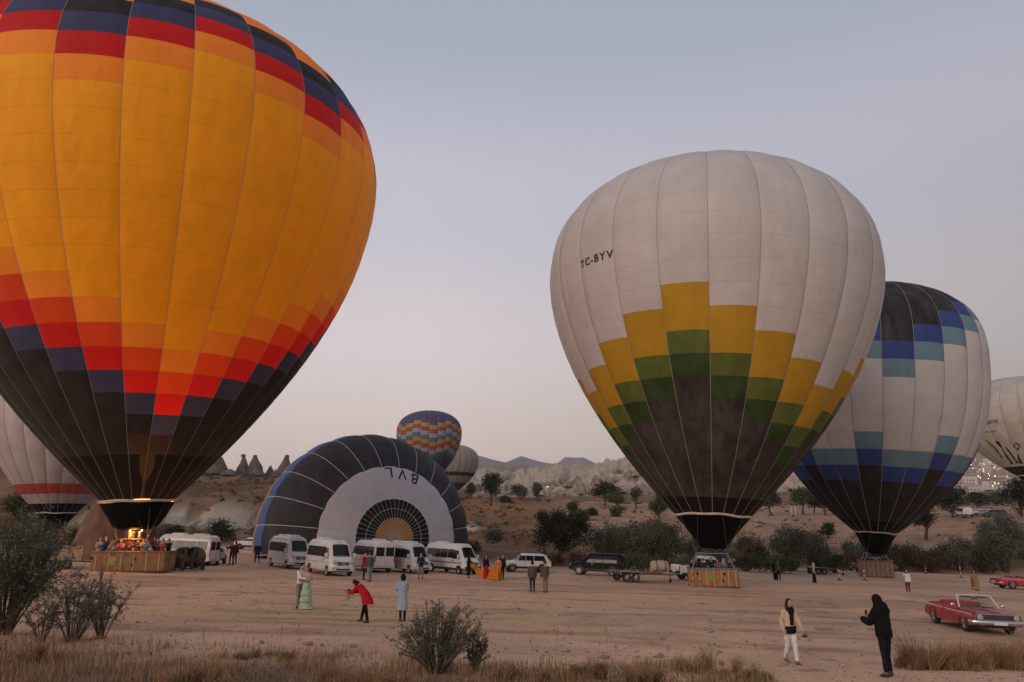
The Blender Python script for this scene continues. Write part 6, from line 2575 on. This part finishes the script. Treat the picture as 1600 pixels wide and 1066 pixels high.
def tuft(label, px, py, wpx, hpx, n, mats, mixw, seed, wid=.005):
    p = at(px, py)
    k = pxm(p)
    r = np.random.default_rng(seed)
    W, H = wpx / k, hpx / k
    # many small clumps of uneven height, not one dome
    nc = max(9, n // 130)
    ca = r.uniform(0, 2 * PI, nc)
    cf = np.sqrt(r.random(nc))
    cc = np.stack([np.cos(ca) * cf * W * .5, np.sin(ca) * cf * W * .34, np.zeros(nc)], 1)
    chh = H * (1 - .5 * cf) * r.uniform(.22, 1.15, nc)
    cl = r.normal(size=(nc, 3)) * .22
    j = r.integers(0, nc, n)
    B0 = cc[j] + r.normal(size=(n, 3)) * np.array((.035, .035, 0)) * W
    dd = r.normal(size=(n, 3)) * np.array((1, 1, 0))
    hh = (chh[j] * r.uniform(.35, 1.1, n))[:, None]
    e = B0 + dd * hh * .38 + cl[j] * hh * np.array((1, 1, 0)) + np.array((0, 0, 1)) * hh
    m_ = B0 * .6 + e * .4 + np.array((0, 0, .14)) * hh
    a = r.uniform(0, 2 * PI, n)
    s = np.stack([-np.sin(a), np.cos(a), np.zeros(n)], 1)
    w = wid * r.uniform(.5, 1.5, (n, 1))
    V = np.stack([B0 - s * w, B0 + s * w, m_ + s * w * .8, m_ - s * w * .8, e, e + s * w * .4], 1).reshape(-1, 3)
    i = np.arange(n)[:, None] * 6
    Q = np.concatenate([i + np.array([[0, 1, 2, 3]]), i + np.array([[3, 2, 5, 4]])], 1).reshape(-1, 4)
    # fine seed heads along the blades
    t = r.uniform(.5, 1, n * 3)[:, None]
    j = r.integers(0, n, n * 3)
    LV, LQ = leaf_quads(m_[j] * (1 - t) + e[j] * t + r.normal(size=(n * 3, 3)) * .012, .032, r, .16, .6)
    root = thing('grass_tuft', label, 'grass tuft', p)
    link('blades', np_mesh('blades', V, Q, mats, False, np.repeat(r.choice(len(mats), n, p=mixw), 2)), root)
    link('seed_heads', np_mesh('seed_heads', LV, LQ, mats, False, r.choice(len(mats), n * 3, p=mixw)), root)
    return root


for i, (px, py, w, h, n, lab, mw) in enumerate([
    (1108, 1050, 92, 46, 2200, 'domed straw coloured grass tuft at the end of the scrub strip, by the walking woman', [.2, .5, .2, .1]),
    (920, 1060, 60, 42, 1300, 'dark rounded grass tuft below the tall dry stalk', [.35, .15, .2, .3]),
    (985, 1070, 110, 40, 1600, 'wide low olive grass tuft between the dark and the domed tufts', [.2, .25, .45, .1]),
    (1180, 1066, 70, 34, 1000, 'small olive tuft at the very end of the scrub strip', [.1, .3, .5, .1]),
    (1440, 1046, 80, 62, 2600, 'rusty grass tuft with dark twigs beside the hooded man', [.45, .15, .15, .25]),
    (1500, 1046, 110, 52, 2600, 'broad rusty grass tuft in front of the front wheel of the red convertible', [.55, .25, .1, .1]),
    (1562, 1046, 100, 50, 2400, 'reddish grass tuft under the bumper of the red convertible', [.5, .25, .15, .1]),
    (1612, 1040, 90, 52, 1800, 'straw grass tuft at the picture edge below the red convertible', [.4, .4, .1, .1]),
    (560, 1072, 170, 42, 1800, 'low rusty tuft beside the middle foreground shrub', [.5, .15, .15, .2]),
    (800, 1068, 120, 36, 1500, 'low brown tuft on the other side of the middle foreground shrub', [.35, .2, .25, .2]),
    (300, 1070, 150, 48, 1700, 'straw coloured tuft with tall stalks in the front scrub', [.3, .45, .15, .1]),
    (40, 1034, 120, 34, 1200, 'rusty tuft under the dense olive shrub', [.5, .1, .15, .25]),
    (410, 1030, 120, 22, 900, 'low dark tuft at the lot edge between the two shrubs', [.3, .1, .2, .4]),
]):
    tuft(lab, px, py, w, h, n, [G_RUST, G_STRAW, G_OLIVE, G_DARK], mw, 300 + i)
for i, (px, py, h) in enumerate(((466, 1022, 48), (438, 1014, 34), (950, 1032, 50), (962, 1040, 30), (1048, 1046, 34), (833, 1030, 28), (1186, 1040, 32), (868, 1052, 64), (318, 1050, 60), (330, 1052, 44))):
    p = at(px, py)
    H = h / pxm(p)
    st = thing('dry_stalk', 'thin dry weed stalk rising from the scrub strip', 'weed', p, i * 1.3, 'thin dry weed stalks')
    r = np.random.default_rng(900 + i)
    m = MB()
    b = r.normal(size=2) * .12 * H
    top_ = np.array((b[0], b[1], H))
    m.tube([(0, 0, -.03), (b[0] * .3, b[1] * .3, H * .5), tuple(top_)], [.006, .005, .003], 4)
    for j in range(5):
        q = top_ * r.uniform(.35, .9)
        m.tube([q, q + r.normal(size=3) * np.array((.08, .08, .03)) * H + np.array((0, 0, .1 * H))], [.003, .002], 3)
    m.build('stem', G_STRAW, st)
    V, Q = leaf_quads(top_ * (1 - r.random((40, 1)) * .22) + r.normal(size=(40, 3)) * .012, .03, r, .3)
    link('seed_head', np_mesh('seed_head', V, Q, G_RUST), st)
# stones strewn in front of the lot
ST = mat('stone', (.22, .17, .14), .9, .3, 6, bump=.5)
r = np.random.default_rng(77)
for i, (px, py) in enumerate(zip(r.uniform(170, 1150, 26), r.uniform(1000, 1062, 26))):
    p = at(px, max(py, edge_row(px) - 6))
    m = MB()
    z = r.uniform(.03, .09)
    m.ell((0, 0, z * .4), (z * r.uniform(.8, 1.6), z * r.uniform(.8, 1.3), z * .8), 7, 5, R=np.array(Matrix.Rotation(r.uniform(0, 3), 3, 'Z')))
    m.v = [tuple(np.array(v) * (1 + .25 * math.sin(31 * v[0] + 17 * v[1] + 11 * v[2] + i))) for v in m.v]
    o = m.build('stone', ST, None, tuple(p), smooth=30)
    tag(o, 'small pale stone lying in the scrub strip', 'stone', 'small stones in the scrub strip')


# ------------------------------------------------------------------ low scrub on the slopes, gravel in the lot
def scrub():
    r = np.random.default_rng(55)
    n = 5200
    u = r.uniform(-.95, .85, n)
    y = np.exp(r.uniform(math.log(92), math.log(420), n))
    keep = (y > np.interp(u, TABU, EDGE) + 5) & ~((u > .02) & (y > 128) & (y < 330) & (r.random(n) > .22))
    u, y = u[keep], y[keep]
    x = u * y
    keep = fbm(x * .05, y * .05, 3, 57) + r.random(len(x)) * .3 > .56
    x, y = x[keep], y[keep]
    k = 26
    sz = r.uniform(.25, 1.0, len(x)) * (y / 150) ** .25
    c = np.stack([x, y, zg(x, y)], 1)
    P = c[:, None, :] + r.normal(size=(len(x), k, 3)) * (sz[:, None, None] * np.array((.5, .5, .22))) + np.array((0, 0, .2)) * sz[:, None, None]
    V, Q = leaf_quads(P.reshape(-1, 3), 1, r, .40, .5)
    s4 = np.repeat(np.maximum(.09, y * .0016) * 1.3, k * 4)[:, None]
    V = np.repeat(P.reshape(-1, 3), 4, 0) + (V - np.repeat(P.reshape(-1, 3), 4, 0)) * s4
    mi = np.repeat(r.choice(4, len(x), p=[.35, .25, .2, .2]), k)
    tag(link('dry_scrub', np_mesh('dry_scrub', V, Q, [L_BROWN, G_RUST, L_OLIVE, L_DARK], False, mi)), 'low dry scrub dotted over the brown slopes', 'scrub', None, 'stuff')


scrub()


def gravel():
    r = np.random.default_rng(58)
    n = 9000
    y = np.exp(r.uniform(math.log(15), math.log(70), n))
    x = r.uniform(-.75, .75, n) * y
    s = r.uniform(.008, .032, n) * (1 + (r.random(n) < .04) * 1.5)
    c = np.stack([x, y, plane(x, y) + .05 * (fbm(x * .35, y * .35, 3, 3) - .5) + s * .2], 1)
    o8 = np.array([(1, 0, 0), (0, 1, 0), (-1, 0, 0), (0, -1, 0), (0, 0, .7), (0, 0, -.7)], float)
    V = (c[:, None, :] + o8[None] * s[:, None, None] * r.uniform(.6, 1.5, (n, 6, 1))).reshape(-1, 3)
    F = np.array([(0, 1, 4), (1, 2, 4), (2, 3, 4), (3, 0, 4), (1, 0, 5), (2, 1, 5), (3, 2, 5), (0, 3, 5)])
    Q = (np.arange(n)[:, None, None] * 6 + F[None]).reshape(-1, 3)
    tag(link('gravel', np_mesh('gravel', V, Q, ST)), 'scattered pebbles and clods on the dirt lot', 'gravel', None, 'stuff')


gravel()


# ------------------------------------------------------------------ rocks
def rock(name, label, px, py, wpx, hpx, seed, prof, m, cap=None, loc=None, nz=.16, cat='rock'):
    p = at(px, py) if loc is None else loc
    k = pxm(p)
    W, H = wpx / k / .97, hpx / k
    n, L = 40, 30
    V = []
    for j in range(L + 1):
        f = j / L
        r = float(np.interp(f, [q[0] for q in prof], [q[1] for q in prof])) * W / 2
        for i in range(n):
            a = 2 * PI * i / n
            c, s = math.cos(a), math.sin(a)
            d = 1 + nz * (2 * float(fbm(np.array(c * 1.6 + seed * 7.3 + 9), np.array(s * 1.6 + f * H / W * 2.2), 4, seed)) - 1) * 1.6
            V.append((r * c * d + W * .03 * math.sin(f * 5 + seed), r * s * d, f * H - (.04 * H if j == 0 else 0)))
    idx = np.arange(n * (L + 1)).reshape(L + 1, n)
    Q = np.stack([idx[:-1], np.roll(idx[:-1], -1, 1), np.roll(idx[1:], -1, 1), idx[1:]], -1).reshape(-1, 4)
    root = thing(name, label, cat, p)
    link('rock_body', np_mesh(name, V, Q, m, True), root)
    if cap:
        z, w, h = cap
        q = MB()
        q.ell((W * .03 * math.sin(z * 5 + seed), 0, z * H), (w * W / 2, w * W / 2 * .9, h * H / 2), 14, 9)
        q.v = [tuple(np.array(v) * np.array((1 + .1 * math.sin(9 * v[2]), 1, 1))) for v in q.v]
        q.build('cap_stone', M_CAP, root)
    return root


M_TUFF = mat('rock_tuff', (.165, .098, .064), .95, .35, .6, bump=.7, bscale=2.5, stretch=(1, 1, .35))
M_CHIM = mat('rock_chimney', (.125, .098, .085), .95, .3, .5, bump=.7, bscale=2.0)
M_CAP = mat('rock_cap', (.09, .075, .068), .95, .3, 1.0, bump=.6)
rock('rock_outcrop', 'big rounded brown rock behind the basket of the huge yellow balloon', 152, 873, 84, 92, 4, [(0, 1.25), (.12, 1.05), (.3, .86), (.55, .72), (.75, .56), (.9, .36), (1, .02)], M_TUFF, nz=.16)
CONE = [(0, 1.1), (.2, .9), (.45, .66), (.65, .46), (.8, .30), (.93, .22), (1, .02)]
BLUNT = [(0, 1.05), (.3, .92), (.55, .74), (.75, .5), (.9, .3), (1, .02)]
rock('fairy_chimney', 'narrow fairy chimney with dark cap, tallest on the hill crest', 378, 741, 22, 31, 5, CONE, M_CHIM, (.97, .36, .16))
rock('fairy_chimney', 'broad fairy chimney with square cap beside the tallest one', 397, 743, 30, 32, 6, CONE, M_CHIM, (.97, .24, .14))
rock('fairy_chimney', 'low pointed fairy chimney past the broad one', 422, 744, 16, 17, 7, CONE, M_CHIM)
rock('fairy_chimney', 'capped fairy chimney half hidden by the lying balloon', 446, 743, 30, 32, 8, CONE, M_CHIM, (.97, .25, .15))
rock('fairy_chimney', 'blunt rock tower half hidden by the huge yellow balloon', 333, 740, 44, 34, 9, BLUNT, M_CHIM)
rock('fairy_chimney', 'small blunt rock between the tower and the tallest chimney', 358, 743, 24, 10, 10, BLUNT, M_CHIM)
rock('fairy_chimney', 'small sharp rock in front of the low pointed chimney', 430, 745, 12, 12, 11, CONE, M_CHIM)

# tuff cones standing out of the far cliff face, one by one
M_PALE = mat('rock_pale', (.24, .172, .122), .95, .5, .10, bump=.8, bscale=.4, stretch=(1, 1, .3))
r = np.random.default_rng(5)
spots = [(842, 772), (860, 774), (876, 771), (893, 774), (908, 770), (925, 772), (941, 769), (955, 771), (972, 767), (988, 769), (1004, 766), (1018, 768), (884, 758), (902, 756), (933, 756), (950, 753), (966, 750), (981, 747), (996, 744), (1010, 741)]
for i, (px, py) in enumerate(spots):
    rock('tuff_cone', 'pale eroded tuff cone standing in the far cliff', px + r.uniform(-3, 3), py + 2, r.uniform(11, 22), r.uniform(8, 17), 30 + i, BLUNT if i % 3 else CONE, M_PALE, nz=.5).update_tag()
for o in [o for o in bpy.data.objects if o.name.split('.')[0] == 'tuff_cone' and o.get('label')]:
    o['group'] = 'tuff cones in the far cliff'

# ------------------------------------------------------------------ the town on the hill
HW = [mat('house_wall_%s' % n, c, .9, .15, .3) for n, c in (('cream', (.50, .42, .34)), ('pink', (.42, .31, .27)), ('stone', (.36, .29, .24)), ('white', (.58, .54, .50)))]
HR = mat('house_roof', (.24, .17, .14), .9, .2, .5)
HWIN = mat('house_window', (.03, .03, .035), .3)
HLIT = mat('lit_window', (1.0, .66, .30), .5, emit=1.6)
r = np.random.default_rng(19)
hs = []
k = 0
while len(hs) < 64 and k < 4000:
    k += 1
    px = r.uniform(1440, 1606)
    py = r.uniform(694, 771)
    if py < 740 and r.random() > .35:
        continue
    if px < 1500 and py < 745 - (px - 1440) * .3:
        continue
    p = at(px, py)
    if p[1] > 1700 or p[1] < 700 or any(abs(p[0] - q[0]) < 11 and abs(p[1] - q[1]) < 12 for q in hs):
        continue
    hs.append(p)
for i, p in enumerate(hs):
    w, d, h = r.uniform(7, 15), r.uniform(7, 11), r.uniform(4.5, 9)
    o = thing('town_house', 'flat roofed stone house among many on the town hillside', 'house', p, r.uniform(-.5, .5), 'houses on the town hillside')
    part(o, 'wall', HW[i % 4], lambda m: m.box((0, 0, h / 2 - 1), (w, d, h + 2)))
    part(o, 'roof', HR, lambda m: m.box((0, 0, h + .15), (w + .5, d + .5, .35)))
    lit = r.random() < .22
    for fl in range(int(h // 3)):
        for c in range(int(w // 3.2)):
            part(o, 'window', HLIT if (lit and r.random() < .4) else HWIN, lambda m: m.box((-w / 2 + 1.8 + c * 3.1, -d / 2 - .03, 1.6 + fl * 2.9), (1.1, .12, 1.4)))
LAMPG = mat('lamp_glow', (1.0, .74, .42), .5, emit=6.0)
POLEM = mat('lamp_pole', (.12, .11, .10), .6)
lp = []
k = 0
while len(lp) < 56 and k < 5000:
    k += 1
    px, py = r.uniform(1438, 1606), r.choice([r.normal(738, 5), r.normal(757, 6), r.uniform(690, 770)], p=[.42, .38, .2])
    p = at(px, py)
    if 700 < p[1] < 1700:
        lp.append(p)
pm_, lm_ = None, None
for p in lp:
    o = thing('street_lamp', 'glowing street lamp on the town hillside', 'street lamp', p, 0, 'lit street lamps in the town')
    if pm_ is None:
        a = MB()
        a.tube([(0, 0, -1), (0, 0, 6.2)], .12, 5)
        pm_ = a.mesh('pole', POLEM)
        a = MB()
        a.ell((0, 0, 6.6), (.36, .36, .32), 8, 6)
        lm_ = a.mesh('lamp_head', LAMPG)
    link('pole', pm_, o)
    link('lamp_head', lm_, o)
# a lit fire or lamp below the cliffs and a small pale hut on the field edge
p = at(856, 772)
o = thing('street_lamp', 'single warm lamp at the foot of the far cliffs', 'street lamp', p)
link('pole', pm_, o)
link('lamp_head', lm_, o)
o = thing('field_hut', 'small pale hut between the trees below the town', 'hut', at(1569, 776), .1)
part(o, 'wall', HW[3], lambda m: m.box((0, 0, 2), (7, 5, 5)))
part(o, 'roof', HR, lambda m: m.box((0, 0, 4.65), (7.4, 5.4, .3)))
part(o, 'door', HWIN, lambda m: m.box((1, -2.53, 1.2), (1, .1, 2)))
for px, wh in ((1237, 'farthest from'), (1243, 'second from'), (1250, 'closest to')):
    o = thing('field_post', 'pale fence post %s the orchard tree with visible trunk' % wh, 'post', at(px, 802), 0, 'pale fence posts in the orchard')
    part(o, 'shaft', HW[3], lambda m: m.box((0, 0, 1.0), (.3, .3, 2.4)))
    part(o, 'post_cap', HW[2], lambda m: m.box((0, 0, 2.28), (.42, .42, .16)))

# ------------------------------------------------------------------ the air of the valley
hz = bpy.data.materials.new('haze_air')
hz.use_nodes = True
t = hz.node_tree
t.nodes.clear()
vo = t.nodes.new('ShaderNodeVolumePrincipled')
vo.inputs['Color'].default_value = (.86, .84, .92, 1)
vo.inputs['Density'].default_value = .00011
vo.inputs['Anisotropy'].default_value = .1
mo = t.nodes.new('ShaderNodeOutputMaterial')
t.links.new(vo.outputs[0], mo.inputs['Volume'])
allz = [v.co.z for v in bpy.data.objects['ground'].data.vertices]
z0, z1 = min(allz) - 1.5, max(max(allz) + 5, 60)
m = MB()
m.box((0, 4400, (z0 + z1) / 2), (23500, 9600, z1 - z0))
tag(m.build('haze', hz, None, smooth=0), kind='stuff')
